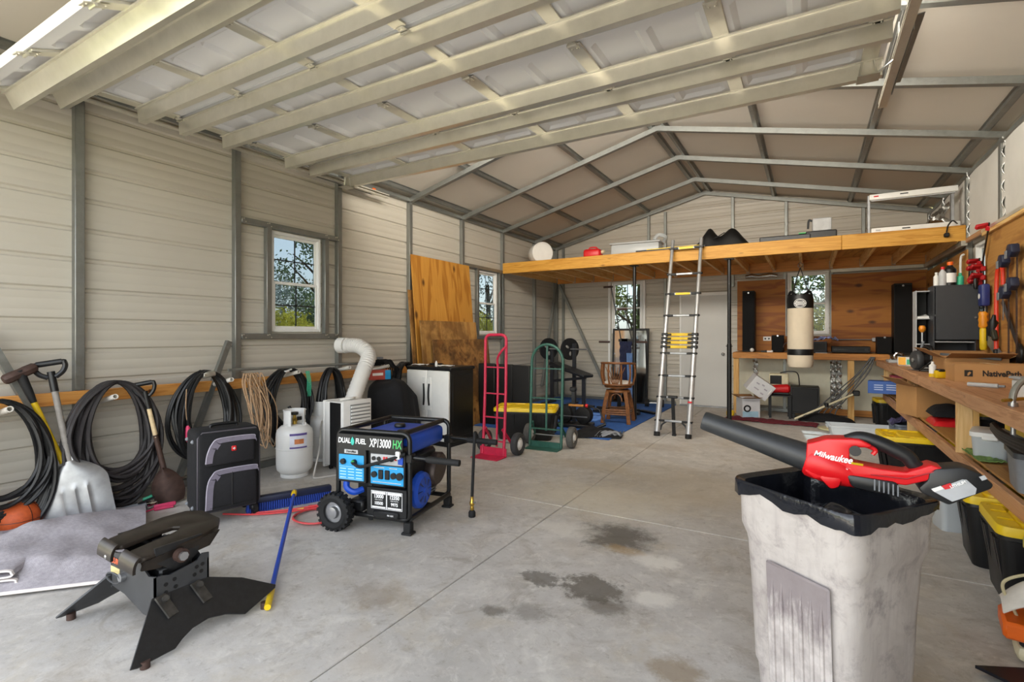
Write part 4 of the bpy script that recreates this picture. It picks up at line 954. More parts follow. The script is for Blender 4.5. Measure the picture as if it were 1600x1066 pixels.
for q, z in ((-.07, .235), (-.035, .245), (.06, .262), (.085, .266), (-.07, .20), (-.03, .21), (.05, .23), (.08, .235)): m.cyl((X1+.0005, q, z), (X1+.0015, q, z), .009, n=10)
m.out('bolt_holes', BLKDK, hi)
LP = [(-.125, -.02), (.115, .0), (.25, .28), (.385, .72), (.375, .78), (.20, 1.0), (.12, .83), (.05, .76), (-.02, .80), (-.07, .90), (-.105, 1.0), (-.245, 1.02), (-.27, .99)]
for s in (1, -1):
    e1_ = V((0, 1, 0)); e2_ = V((s*.15, 0, -.172)); M_ = Matrix((V((0, 1, 0)), e2_.normalized(), V((0, 1, 0)).cross(e2_.normalized()))).transposed().to_4x4(); M_.translation = V((s*.203, 0, .195))
    lg = MB().prism([(a, b*e2_.length) for a, b in LP], .010, M_, .002).out('leg_plate', HBLK if s > 0 else HGR, hi)
    for a in (-.215, .30): MB().cyl((s*.345, a, .0), (s*.345, a, .03), .018, n=12).out('foot', BRN, lg)
    for a in (-.085, .06):
        m = MB()
        m.bar(M_ @ V((a-.012, .0, -.004 if s > 0 else .014)), M_ @ V((a+.012, .10, -.004 if s > 0 else .014)), .05, .008)
        m.cyl(M_ @ V((a, .022, .0)), M_ @ V((a, .022, -.020 if s > 0 else .030)), .014, n=8)
        m.out('bolt_tab', plain('scraped steel', '4e4c49', .4, .5, .3, 30) if s > 0 else HGR, lg)
# tilted head plate with jaw slot opening toward the garage door
Mh = Matrix.Translation((.0, .045, .375)) @ Matrix.Rotation(math.radians(6), 4, 'X') @ Matrix.Rotation(math.radians(4), 4, 'Y') @ Matrix.Diagonal((.86, .86, 1, 1))
HP = [(-.19, -.21), (-.165, -.235), (-.07, -.235), (-.045, -.21), (-.040, -.02), (-.03, .03), (0, .05), (.03, .03), (.040, -.02), (.045, -.21), (.07, -.235), (.165, -.235), (.19, -.21), (.205, .05), (.17, .17), (.09, .225), (-.09, .225), (-.17, .17), (-.205, .05)]
hp = MB().prism(HP, .022, Mh, .005, 2).out('head_plate', HRUST, hi)
m = MB()
for s in (-1, 1):
    c = .115
    m.grid(lambda u, v: Mh @ V((s*c+(u-.5)*.15, -.225-.03*math.sin(v*PI/2), .022-.055*(1-math.cos(v*PI/2)))), 4, 8, .012)
    m.prism([(-.22, .0), (.16, .0), (.10, -.055), (-.16, -.055), (-.235, -.035)], .012, Mh @ Matrix.Translation((s*.195-.006, 0, .01)) @ MYZ)
m.out('ramp_lips', HRUST, hp)
MB().prism([(-.036, -.02), (.036, -.02), (.03, .07), (-.03, .07)], .03, Mh @ Matrix.Translation((0, -.06, -.035)), .004).out('jaw', HBLK, hp)
for s in (-1, 1):
    m = MB(); m.prism([(-.10, .02), (.10, .02), (.08, -.06), (.03, -.10), (-.03, -.10), (-.09, -.05)], .012, Matrix.Translation((s*.165-.006, 0, .375)) @ MYZ)
    m.out('head_ear', HBLK, hi)
MB().cyl((.165, .0, .335), (.20, .0, .335), .030, n=16).out('pivot_washer', BRN, hi); MB().cyl((.19, .0, .335), (.212, .0, .335), .020, n=8).out('pivot_bolt', STEEL, hi)
MB().cyl((-.17, 0, .335), (.17, 0, .335), .014).box((0, 0, .26), (.30, .14, .06), .01).out('rocker', HBLK, hi)
MB().sph((-.085, -.17, .335), .016, 12, 8).out('slot_bolt', STEEL, hi)
MB().box((-.155, Y0_-.001, .275), (.085, .0015, .035)).out('logo_plate', plain('logo backing', '2c2b2b', .5), hi)
text('CURT', .036, Matrix.Translation((-.148, Y0_-.0025, .276)) @ RX90, TXTO, hi, bold=.0012, shear=.2); text('//', .036, Matrix.Translation((-.192, Y0_-.0025, .276)) @ RX90, TXTO, hi, bold=.001)
MB().box((-.155, Y0_-.001, .232), (.085, .0015, .03)).out('warning_label', plain('pale label', 'd8c78a', .5), hi)
MB().tube([(-.12+.055*math.cos(a), Y0_-.015-.012*math.sin(a*.5), .215+.022*math.sin(a)) for a in [2*PI*i/24 for i in range(24)]], .004, 6, True).out('pull_ring', DGREY, hi)
MB().cyl((-.07, Y0_-.02, .225), (-.07, Y0_+.01, .225), .02, n=10).out('latch_pin', STEEL, hi)

# ------------------------------------------------------------------ portable generator
ge = thing('generator', 'black and blue portable generator in a tube frame with two wheels', 'generator', (-2.632, 2.815, 0), .19)
gx, gy, gt = .285, .31, .665
m = MB(); T = .017
for y in (-gy+.02, gy-.02):
    m.tube(bez([(-gx, y, .09), (-gx, y, .35), (-gx, y, gt-.05)], 3) + [(-gx+.05-.05*math.cos(a), y, gt-.05+.05*math.sin(a)-T+.017) for a in (.4, .8, 1.2)] + [(-gx+.05, y, gt), (gx-.05, y, gt)] + [(gx-.05+.05*math.sin(a), y, gt-.05+.05*math.cos(a)) for a in (.4, .8, 1.2)] + [(gx, y, gt-.05), (gx, y, .13)] + [(gx-.04+.04*math.cos(a), y, .13-.04*math.sin(a)) for a in (.5, 1.0, 1.5)] + [(-gx, y, .09)], T, 10)
for x in (-gx+.05, gx-.05): m.cyl((x, -gy+.02, gt), (x, gy-.02, gt), T, n=10)
for x in (-gx, gx): m.cyl((x, -gy+.02, .10), (x, gy-.02, .10), T, n=10)
m.bar((-gx, 0, .10), (gx, 0, .10), .06, .02); m.bar((-.05, -gy+.02, .1), (-.05, gy-.02, .1), .05, .02); m.bar((-.02, -gy+.02, .06), (-.02, -gy+.02, .58), .03, .012)
m.out('tube_frame', BLKM, ge)
for y in (-gy+.02, gy-.02): MB().box((gx-.01, y, .04), (.055, .05, .08), .006).box((gx-.01, y, .008), (.075, .07, .016), .004).out('rubber_foot', BLKR, ge)
for s in (-1, 1):
    m = MB(); c = (-.235, s*(gy+.075), .125); tyre(m, c, (0, 1, 0), .125, .085)
    for k in range(20):
        a = 2*PI*k/20
        for q in (-.026, 0, .026): m.box((0, 0, 0), (.016, .02, .02), 0, Matrix.Translation((c[0]+.122*math.cos(a+q*3), c[1]+q, c[2]+.122*math.sin(a+q*3))) @ Matrix.Rotation(-a, 4, 'Y'))
    w = m.out('wheel', BLKR, ge); m = MB(); hub(m, c, (0, 1, 0), .125, .08); m.out('rim', STEEL, w)
MB().cyl((-.235, -gy-.11, .125), (-.235, gy+.11, .125), .010, n=8).bar((-.235, -gy+.02, .11), (-.235, gy-.02, .11), .04, .03).out('axle', BLKM, ge)
# top console with printed name, curved over the front rail
FR = lambda x, z, y=-gy-.0225: Matrix.Translation((x, y, z)) @ RX90
m = MB(); m.grid(lambda u, v: (-gx+.03+(2*gx-.06)*u, -gy-.021+(0 if v < .75 else .09*(v-.75)/.25), .545+.10*min(v/.75, 1)+.012*max(0, (v-.75)/.25)), 2, 8, .012); m.box((0, -gy+.03, .56), (2*gx-.07, .06, .03)); m.out('console', BLK, ge)
tl = RX90 @ Matrix.Rotation(0, 4, 'Z')
text('DUAL', .050, FR(-.205, .600), TXTW, ge, bold=.001, shear=.1, sx=.78); text('FUEL', .050, FR(-.072, .600), TXTW, ge, bold=.001, shear=.1, sx=.78)
m = MB(); m.prism([(0, .032), (.013, .012), (.015, -.006), (.007, -.022), (0, -.026), (-.007, -.022), (-.015, -.006), (-.013, .012)], .0012, FR(-.137, .598)); m.out('drop_mark', TEALP, ge)
text('XP13000', .080, FR(.082, .596), TXTW, ge, bold=.0012, shear=.14, sx=.56); text('HX', .080, FR(.212, .596), TXTG, ge, bold=.0012, shear=.14, sx=.6)
# control panels
MB().box((-.155, -gy+.005, .43), (.235, .03, .235), .004).out('left_frame', BLK, ge); lp = MB().box((-.155, -gy-.012, .415), (.205, .006, .175), .003).out('left_panel', SKYB, ge)
MB().box((-.155, -gy-.0125, .525), (.11, .004, .026)).out('brand_plate', LGREY, ge); text('DuroMax', .021, FR(-.155, .525, -gy-.0152), TXTK, ge, bold=.0006, shear=.2)
for x in (-.215, -.125): MB().cyl((x, -gy-.014, .455), (x, -gy-.03, .455), .020, n=14).box((x, -gy-.033, .455), (.034, .008, .010)).out('knob', BLK, lp); MB().cyl((-.125, -gy-.03, .462), (-.125, -gy-.04, .462), .011, n=10).out('green_knob', TXTG, lp)
m = MB()
for x in (-.22, -.155, -.09):
    for z in (.405, .385, .365, .345): m.box((x, -gy-.0155, z), (.05, .001, .006))
for z in (.42, .335): m.box((-.155, -gy-.0155, z), (.19, .001, .002))
m.out('panel_print', plain('pale blue print', 'b9e0f2', .5), lp)
MB().box((.13, -gy+.005, .43), (.275, .03, .235), .004).out('right_frame', BLK, ge)
rp_ = MB().box((.13, -gy-.012, .385), (.255, .006, .125), .003).out('right_panel', SKYB, ge); up = MB().box((.125, -gy-.012, .49), (.245, .006, .07), .02).out('gauge_panel', plain('silver panel', 'b9bcc0', .35, .4), ge)
for x, r in ((.035, .021), (.185, .021), (.232, .025)): MB().cyl((x, -gy-.014, .388), (x, -gy-.028, .388), r, n=16).cyl((x, -gy-.028, .388), (x, -gy-.029, .388), r*.6, n=12).out('round_socket', BLK, rp_)
for x in (.085, .135): MB().box((x, -gy-.018, .39), (.036, .014, .062), .004).out('square_socket', BLK, rp_)
for x in (.03, .07, .17): MB().cyl((x, -gy-.014, .495), (x, -gy-.024, .495), .014, n=12).out('dial', BLK, up)
for x in (.11, .13, .2): MB().box((x, -gy-.0165, .50), (.012, .006, .02)).out('switch', REDP, up); m = MB(); m.box((.13, -gy-.0155, .338), (.22, .001, .005)); m.box((.07, -gy-.0155, .435), (.08, .001, .006)); m.box((.18, -gy-.0155, .435), (.06, .001, .006)); m.out('panel_print', PAPER, rp_)
MB().box((.235, -gy-.014, .49), (.04, .008, .05), .003).out('breaker', BLUE, up)
# rating plate and battery tray
MB().box((.12, -gy+.01, .20), (.31, .03, .19), .004).out('lower_panel', BLK, ge); sp = MB().box((.125, -gy-.007, .215), (.245, .003, .125)).out('rating_plate', BLKDK, ge)
m = MB()
for x in (.064, .186):
    for z in (.156, .274): m.box((x, -gy-.0095, z), (.116, .001, .003))
    for dx in (-.0585, .0585): m.box((x+dx, -gy-.0095, .215), (.003, .001, .121))
    m.box((x, -gy-.0095, .262), (.105, .001, .016)); m.box((x, -gy-.0095, .166), (.105, .001, .010))
m.out('plate_border', TXTW, sp)
for x, a, b in ((.064, '13000', '10500'), (.186, '12350', '9975')):
    text(a, .034, FR(x, .238, -gy-.0105), TXTW, sp, bold=.001, sx=.9); text(b, .03, FR(x, .192, -gy-.0105), TXTW, sp, bold=.0008, sx=.9)
    text('PEAK WATTS' if a == '13000' else 'PEAK WATTS', .010, FR(x, .216, -gy-.0105), TXTW, sp)
MB().box((.12, -gy+.02, .12), (.20, .08, .05), .01).out('battery_tray', BLK, ge); text('44 AH', .018, FR(.16, .12, -gy-.0215), TXTW, ge)
MB().box((-.13, -gy+.05, .15), (.12, .10, .08), .015).out('battery', BLK, ge)
# tank, engine, alternator
tk = MB().box((.03, .01, .575), (.46, .50, .13), .035, None, 3).out('fuel_tank', BLUE, ge); MB().lathe([(.038, 0), (.042, .006), (.042, .02), (.036, .028)], 20, Matrix.Translation((.0, .05, .638))).out('fuel_cap', BLK, tk)
MB().box((.11, -.08, .642), (.08, .05, .012), .004).out('fuel_gauge', BLK, tk)
MB().box((.0, .02, .30), (.42, .42, .36), .02).out('engine_block', plain('engine casing', '2a2b2d', .5, .3, .2, 10), ge); m = MB()
for i in range(7): m.box((.215, .10, .16+.022*i), (.02, .20, .008))
m.out('fins', plain('cast aluminium', '8a8c8e', .5, .6), ge)
rc = MB().lathe([(.118, 0), (.128, .012), (.122, .04), (.095, .055), (.085, .052), (.03, .062)], 32, frame((.245, -.115, .245), (1, 0, 0))).out('recoil_cover', BLUE, ge); m = MB()
for k in range(8):
    a = 2*PI*k/8; m.bar((.303, -.115+.04*math.cos(a), .245+.04*math.sin(a)), (.300, -.115+.085*math.cos(a), .245+.085*math.sin(a)), .012, .004)
m.out('vent_slots', DBLUE, rc); MB().lathe([(.02, 0), (.02, .012)], 12, frame((.300, -.115, .245), (1, 0, 0))).out('hub', BLUE, rc)
MB().lathe([(.10, 0), (.115, .02), (.115, .07), (.10, .09)], 24, frame((.20, .14, .33), (1, 0, 0)) @ Matrix.Diagonal((1.15, .85, 1, 1))).out('muffler', plain('heat brown steel', '4a3f3a', .45, .5, .2, 12), ge)
MB().tube(bez([(-.22, -gy+.03, .33), (-.20, -gy-.0, .27), (-.15, -gy+.01, .24), (-.11, -gy+.06, .25)], 8), .022, 8).out('blue_hose', BLUE, ge)
# fold-out handles and lead
for y, z, L in ((-gy+.03, .505, .36), (gy-.03, .53, .40)):
    hnd = MB().tube([(-.05 if y < 0 else .2, y, z+.01), (gx+L-.1, y, z)], .014, 10).box((gx, y, z), (.05, .06, .06), .006).out('handle', BLKM, ge); MB().tube([(gx+L-.24, y, z), (gx+L-.22, y, z), (gx+L, y, z-.004)], [.018, .022, .021], 12).out('grip', BLKR, hnd)
MB().tube(bez([(-.13, -gy-.03, .455), (-.05, -gy-.06, .44), (.08, -gy-.06, .475), (.22, -gy-.05, .52), (.27, -gy-.02, .54)], 8), .011, 8).out('battery_lead', BLKR, ge)
MB().box((.235, -gy-.045, .535), (.03, .02, .05), .003).out('paper_tag', PAPER, ge)
gh = thing('propane_hose', 'black gas hose with brass fitting hanging beside the generator', 'hose', (-2.125, 3.06, 0)); MB().tube(bez([(-.02, .10, .56), (.0, .04, .61), (.015, .01, .56), (.01, 0, .35), (0, 0, .14)], 8), .011, 8).out('hose', BLKR, gh)
MB().lathe([(.012, .05), (.016, .06), (.012, .08), (.018, .09), (.018, .11), (.012, .12), (.012, .15)], 12).out('fitting', BRASS, gh); MB().lathe([(.022, .0), (.026, .006), (.026, .035), (.016, .05)], 14).out('nut', BLKR, gh); MB().cyl((-.018, 0, .105), (.03, 0, .11), .008, n=8).out('valve_lever', STEEL, gh)

# ------------------------------------------------------------------ bin with liner, leaf blower on top
tc_ = thing('trash_can', 'dirty grey white square rubbish bin with ribbed side and black liner', 'bin', (.058, 2.075, 0), -.655); tc_.scale = (.89, .89, 1)
def binm():
    t = NT('scuffed bin plastic'); co = t.co(rnd=False); c = t.ramp(t.noise(co, 2.6, 6, .65, .6), (.3, 'a29a95'), (.5, 'bfb8b3'), (.75, 'cfc9c4'))
    c = t.mix(t.ramp(t.noise(co, 9, 6, .75, .5), (.52, .0), (.72, .75)), c, '84797a'); c = t.mix(t.ramp(t.noise(t.co((30, 30, 2), False), 1.2, 4, .6), (.5, .0), (.75, .4)), c, '948a8a')
    c = t.mix(t.ramp(t.noise(t.co((1, 1, 1), False, (4, 2, 7)), 5, 5, .7), (.6, .0), (.72, .6)), c, '6d6365'); t.col(c); t.b.inputs['Roughness'].default_value = .6; t.bump(t.noise(co, 30, 5), .12, .004); return t.m
BINM = binm()
def sq(w, d, z, r=.07, n=6):
    P = []
    for sx_, sy_, s in ((1, 1, 0), (-1, 1, 1), (-1, -1, 2), (1, -1, 3)):
        for q in range(n+1): an = s*PI/2+q*PI/2/n; P.append((sx_*(w/2-r)+r*math.cos(an), sy_*(d/2-r)+r*math.sin(an), z))
    return P
def loft_(m, R_, cap0=True, cap1=False):
    n = len(R_[0]); m.add([p for r in R_ for p in r], [(i*n+j, i*n+(j+1) % n, (i+1)*n+(j+1) % n, (i+1)*n+j) for i in range(len(R_)-1) for j in range(n)] + ([tuple(range(n))[::-1]] if cap0 else []) + ([tuple((len(R_)-1)*n+j for j in range(n))] if cap1 else []))
m = MB(); loft_(m, [sq(.38, .34, .02), sq(.395, .355, .03), sq(.41, .37, .14), sq(.425, .385, .16), sq(.455, .415, .55), sq(.47, .43, .60), sq(.50, .455, .64), sq(.505, .46, .74), sq(.52, .475, .76), sq(.52, .475, .785), sq(.49, .445, .785), sq(.43, .39, .3)])
m.out('bin_body', BINM, tc_)
m = MB(); tilt = math.atan2(.027, .55); b_ = Matrix.Translation((.035, -.198, .10)) @ Matrix.Rotation(PI/2+tilt*1.0, 4, 'X')
m.box((0, .225, .004), (.26, .45, .012), .006, b_)
for i in range(6): m.tube([(-.10+.04*i, .03, .010), (-.10+.04*i, .33, .010), (-.10+.04*i, .40, .006)], [.008, .010, .004], 6, M=b_)
t = NT('smudged ribbed plastic'); sx_ = t.n('SeparateXYZ'); tcx = t.n('TexCoord'); t.l(tcx.outputs['Object'], sx_.inputs[0]); nz = t.noise(t.co((1, 1, .35), False), 26, 6, .7)
ad = t.n('Math', operation='MULTIPLY_ADD'); ad.inputs[1].default_value = .35; t.l(nz, ad.inputs[0]); t.l(sx_.outputs['Z'], ad.inputs[2])
cc = t.mix(t.ramp(ad.outputs[0], (.53, .0), (.62, .85)), t.ramp(t.noise(t.co(rnd=False), 9, 6, .7), (.35, 'a39b98'), (.6, 'c4bdb9')), '7d7375'); t.col(cc); t.b.inputs['Roughness'].default_value = .6
m.out('ribbed_panel', t.m, tc_)
for s in (-1, 1): MB().cyl((s*.20-.025, .16, .06), (s*.20+.025, .16, .06), .06, n=20).out('wheel', BLKR, tc_)
m = MB(); n_ = 7*4
def liner(u, v):
    P = sq(.53, .485, 0); k = u*len(P); i = int(k) % len(P); f = k-int(k); p = V(P[i]).lerp(V(P[(i+1) % len(P)]), f)
    a = math.atan2(p.y, p.x); w = noise.noise(V((p.x*9, p.y*9, v*2)))+.5*noise.noise(V((p.x*24, p.y*24, v*1.2)))
    if v < .45: q = v/.45; s = .76+.14*q; z = .50+.29*q+.008*w*q*(1-q); return (p.x*s+.012*w, p.y*s+.012*w, z)
    q = (v-.45)/.55; hang = .034+.022*max(0, math.cos(a+1.0))+.028*noise.noise(V((p.x*7, p.y*7, 5)))+.016*noise.noise(V((p.x*25, p.y*25, 5))); s = .90+.105*min(1, q*5)+.012*math.sin(PI*q)+.03*q*(.35+w)*min(1, q*3)
    return (p.x*s, p.y*s, .792+.012*min(1, q*5)-hang*max(0, q-.15)/.85)
m.grid(liner, 220, 20, 0, None, True); m.out('liner', BAGP, tc_)
m = MB(); m.grid(lambda u, v: ((u-.5)*.44, (v-.5)*.40, .665+.05*noise.noise(V((u*5, v*5, 2)))+.05*math.sin(PI*u)*math.sin(PI*v)), 24, 24, .004); m.out('rubbish_top', BAGP, tc_)

bw = thing('leaf_blower', 'red and black cordless leaf blower lying across the top of the bin', 'leaf blower', (.15, 2.05, .80))
O = V((.15, 2.05, .80)); BR = plain('blower red', 'd8171f', .35, 0, .04, 6); BK2 = plain('blower black', '1d1e20', .4, 0, .15, 10)
def XZ(P): return [(x-.15, z-.80) for x, z in P]
def slab(P, y, th, bev, seg=2): return MB().prism(XZ(P), th, Matrix.Translation((0, y+th/2, 0)) @ RX90, bev, seg, .3)
P0_ = V((-.355, 2.08, .995))-O; P1_ = V((.0, 2.06, .895))-O
tb = MB().tube([P0_, P0_+(P1_-P0_)*.02, P0_+(P1_-P0_)*.5, P0_+(P1_-P0_)*1.05], [.034, .036, .040, .050], 28, cap=False); tb.tube([P0_+(P1_-P0_)*.0, P0_+(P1_-P0_)*.5], [.031, .037], 28, cap=False); tb.out('nozzle_tube', plain('nozzle grey', '2f3133', .45, 0, .12, 30), bw)
m = MB(); d_ = (P1_-P0_).normalized(); m.lathe([(.052, -.01), (.060, .0), (.062, .02), (.060, .06), (.052, .11), (.04, .15)], 28, frame(P1_-d_*.0, d_)); m.out('motor_ring', BR, bw)
sh_ = slab([(-.008, .955), (.012, .962), (.05, .978), (.12, .984), (.145, .983), (.175, .968), (.168, .96), (.13, .957), (.115, .95), (.112, .905), (.20, .895), (.262, .893), (.325, .925), (.35, .918), (.372, .914), (.352, .89), (.262, .852), (.17, .854), (.10, .860), (.06, .845), (.015, .838), (-.014, .858)], 0, .085, .014, 3).out('housing', BR, bw)
m = slab([(.02, .852), (.10, .868), (.085, .818), (.06, .808)], 0, .09, .01).out('intake_fin', BR, bw)
slab([(.10, .868), (.24, .862), (.25, .822), (.19, .815), (.12, .825)], .0, .10, .012).out('intake_grille', BK2, bw)
m = MB()
for i in range(6): m.box((.03+.012*i-.0, -.052, .045-.002*i), (.004, .004, .035))
m.out('intake_slots', GREY, bw)
hP = bez([(x-.15, 0, z-.80) for x, z in [(.105, .972), (.145, .984), (.19, .974), (.235, .955), (.27, .936), (.285, .915), (.30, .905)]], 6)
MB().tube(hP, [.018+.006*math.sin(PI*i/len(hP)) for i in range(len(hP))], 14).out('handle', BK2, bw)
MB().tube(bez([(x-.15, -.018, z-.80) for x, z in [(.115, .968), (.16, .962), (.185, .95), (.178, .935)]], 5), .007, 8).out('trigger', BR, bw)
MB().lathe([(.003, 0), (.016, .002), (.017, .01)], 16, frame((-.022+.0, -.045, .148), (0, -1, 0))).out('dial', BK2, bw); MB().tube([(x-.15, -.044, z-.80) for x, z in [(.118, .905), (.15, .903)]], .004, 6).out('yellow_switch', YELD, bw)
ba = slab([(.318, .90), (.335, .915), (.40, .928), (.438, .915), (.468, .885), (.462, .872), (.42, .845), (.366, .808), (.30, .835), (.292, .85), (.315, .878)], 0, .095, .012, 2).out('battery', BK2, bw)
lbP = [(.325, .848), (.372, .822), (.425, .853), (.428, .87), (.405, .893), (.395, .892)]
slab(lbP, -.049, .002, 0).out('battery_label', plain('silver label', 'b5b8bc', .4), ba)
slab([(.322, .853), (.345, .866), (.352, .858), (.330, .845)], -.0508, .002, 0).out('label_white', PAPER, ba); slab([(.347, .866), (.367, .878), (.376, .866), (.355, .856)], -.0508, .002, 0).out('label_red', REDP, ba)
text('LITHIUM', .011, Matrix.Translation((.385-.15, -.0525, .876-.80)) @ RX90 @ Matrix.Rotation(.55, 4, 'Z'), TXTW, ba, bold=.0005)
slab([(.445, .912), (.452, .902), (.44, .895), (.433, .905)], -.049, .002, 0).out('charge_gauge', LGREY, ba)
text('Milwaukee', .032, Matrix.Translation((.065-.15, -.0445, .918-.80)) @ RX90 @ Matrix.Rotation(-.10, 4, 'Z'), TXTW, sh_, bold=.0008, shear=.35, sx=.8); text('FUEL', .013, Matrix.Translation((.095-.15, -.0445, .88-.80)) @ RX90 @ Matrix.Rotation(-.1, 4, 'Z'), TXTW, sh_, bold=.0004, shear=.3)
m = MB(); m.prism([(x-.15, z-.80) for x, z in [(.02, .905), (.06, .90), (.055, .894), (.118, .886), (.07, .89), (.075, .884), (.02, .896)]], .001, Matrix.Translation((0, -.043, 0)) @ RX90); m.out('bolt_mark', TXTW, sh_)
MB().tube([(x-.15, -.0445, z-.80) for x, z in [(.17, .874), (.262, .874), (.33, .905)]], .002, 5).out('crease', plain('dark red line', 'a01018', .4), sh_)
# ------------------------------------------------------------------ rear of the garage: gym corner, ladder, stool
wb = thing('weight_bench', 'black weight bench with two uprights holding a loaded barbell in the rear corner', 'weight bench', (-4.0, 9.0, 0)); GYM = plain('gym frame dark', '22242a', .45, 0, .1)
for x in (-.35, .12): 
    MB().bar((x, 0, .02), (x, 0, 1.12), .06, .06).box((x, 0, 1.12), (.07, .07, .10), .008).out('upright', GYM, wb)
    MB().box((x, -.15, .03), (.07, .55, .05), .006).out('foot', GYM, wb)
MB().bar((-.30, -.04, .78), (.55, -.35, .58), .28, .06, bev=.015).out('bench_pad', plain('bench pad', '1e1f24', .5), wb)
MB().bar((-.30, -.04, .44), (.48, -.33, .55), .05, .05).bar((.45, -.33, .02), (.45, -.33, .56), .06, .06).bar((.25, -.33, .03), (.65, -.33, .03), .06, .06).out('bench_frame', GYM, wb)
SLOT = plain('plate slot grey', '8f8d88', .6)
bb = thing('barbell', 'barbell with two black plates resting on the weight bench uprights', 'barbell', (-4.12, 8.95, 1.06)); MB().cyl((-.50, 0, 0), (.52, 0, 0), .014, n=12).out('bar', STEEL, bb)
for x in (-.28, .17):
    p = MB().lathe([(.03, -.02), (.12, -.012), (.16, -.022), (.205, -.022), (.21, -.015), (.21, .015), (.205, .022), (.16, .022), (.12, .012), (.03, .02)], 32, frame((x, 0, 0), (1, -.55, 0))).out('plate', plain('weight plate', '1c1d20', .5), bb)
    for k in range(3):
        a = 2*PI*k/3+.5; MB().sph((0, 0, 0), .03, 10, 6, (1.5, .8, .2), frame((x, 0, 0), (1, -.55, 0)) @ Matrix.Rotation(a, 4, 'Z') @ Matrix.Translation((.085, 0, .018))).out('grip_slot', SLOT, p)
pm = thing('pedal_machine', 'black pedal machine with red knobbed crank on the blue mat behind the green hand truck', 'exercise machine', (-2.86, 6.78, .015), .1)
MB().box((-.05, 0, .03), (.50, .30, .05), .01).out('base', BLK, pm)
for x in (-.20, .08): MB().lathe([(.10, -.06), (.12, -.05), (.12, .05), (.10, .06)], 20, frame((x, .02, .17), (.2, 1, 0))).out('drum', BLKR, pm)
MB().bar((-.07, .03, .05), (-.09, .05, .52), .05, .05).box((-.09, .05, .53), (.09, .09, .06), .012).out('post', BLK, pm); MB().bar((-.30, -.10, .16), (.16, -.10, .16), .014, .014).out('guard_rail', STEEL, pm)
MB().tube([(.10, -.02, .30), (.16, -.04, .31), (.32, -.06, .27), (.42, -.10, .08)], .011, 8).cyl((.42, -.10, .08), (.28, -.14, .01), .022, n=10).out('crank', BLK, pm); MB().sph((.13, -.03, .31), .028, 12, 8).out('knob', RED, pm)
MB().box((-.04, .02, .30), (.22, .05, .03), .006).out('wood_step', BKB, pm)
mr = thing('standing_mirror', 'tall black framed mirror leaning on the back wall beside the corner window', 'mirror', M=frame((-3.02, 9.66, 0), (0, .12, 1.46), (1, 0, 0))); m = MB()
for x in (-.34, .34): m.box((x, 0, .73), (.04, .035, 1.46), .006)
for z in (.02, 1.44): m.box((0, 0, z), (.64, .035, .04), .006)
m.out('frame', BLK, mr); t = NT('silvered glass'); t.b.inputs['Metallic'].default_value = 1; t.b.inputs['Roughness'].default_value = .06; t.b.inputs['Base Color'].default_value = (.75, .77, .77, 1)
MB().box((0, -.002, .73), (.64, .012, 1.40)).out('glass', t.m, mr); MB().bar((.36, -.05, .30), (.30, -.02, 1.25), .02, .02).out('easel_leg', BLK, mr)
ga = thing('ski_machine', 'upright exercise machine with black poles, wooden grips and hanging dark blue bundle', 'exercise machine', (-2.95, 8.75, .015))
m = MB(); m.bar((.0, .1, .0), (.08, .1, 1.25), .06, .05); m.bar((.25, .1, .0), (.13, .1, 1.25), .06, .05); m.bar((-.30, -.2, .03), (.45, -.2, .03), .06, .05); m.bar((.1, -.25, .03), (.1, .5, .03), .06, .05); m.bar((-.0, .1, 1.22), (.36, .1, 1.22), .05, .05); m.out('frame', BLK, ga)
for x0, x1, z1 in ((.08, -.14, 2.18), (.28, .12, 1.77)):
    p = MB().tube([(x0, .08, 1.05), (x1, .08, z1)], .011, 8).out('pole', BLK, ga); MB().cyl((x1-.14, .08, z1+.0), (x1+.03, .08, z1+.005), .02, n=10).out('wooden_grip', BRN, p)
for x in (-.26, .42): MB().cyl((x-.10, .06, 1.19), (x+.10, .06, 1.19), .019, n=10).out('wooden_grip', BRN, ga)
m = MB()
for i in range(7): m.tube(bez([(.06+.03*i, .02, 1.2), (.07+.028*i, -.01, .95), (.08+.03*i+.01*math.sin(i*3), -.02, .62), (.09+.026*i, 0, .30)]), [.022+.006*math.sin(i+k) for k in range(37)], 7)
m.out('strap_bundle', NAVY, ga)
m = MB()
for i in range(4): m.tube(bez([(.20+.03*i, -.06, 1.0), (.22+.028*i, -.07, .6), (.25+.02*i, -.08, .15)]), .014, 6)
m.out('blue_straps', plain('blue webbing', '5f7fb0', .8), ga)
MB().lathe([(.05, -.02), (.15, -.03), (.17, -.02), (.17, .02), (.15, .03), (.05, .02)], 24, frame((-.02, -.42, .20), (1, .2, 0))).out('flywheel', STEEL, ga); MB().bar((-.25, -.5, .02), (.55, -.5, .03), .08, .04).bar((.45, -.1, .02), (.75, -.3, .02), .09, .03).out('foot_rail', BLK, ga)

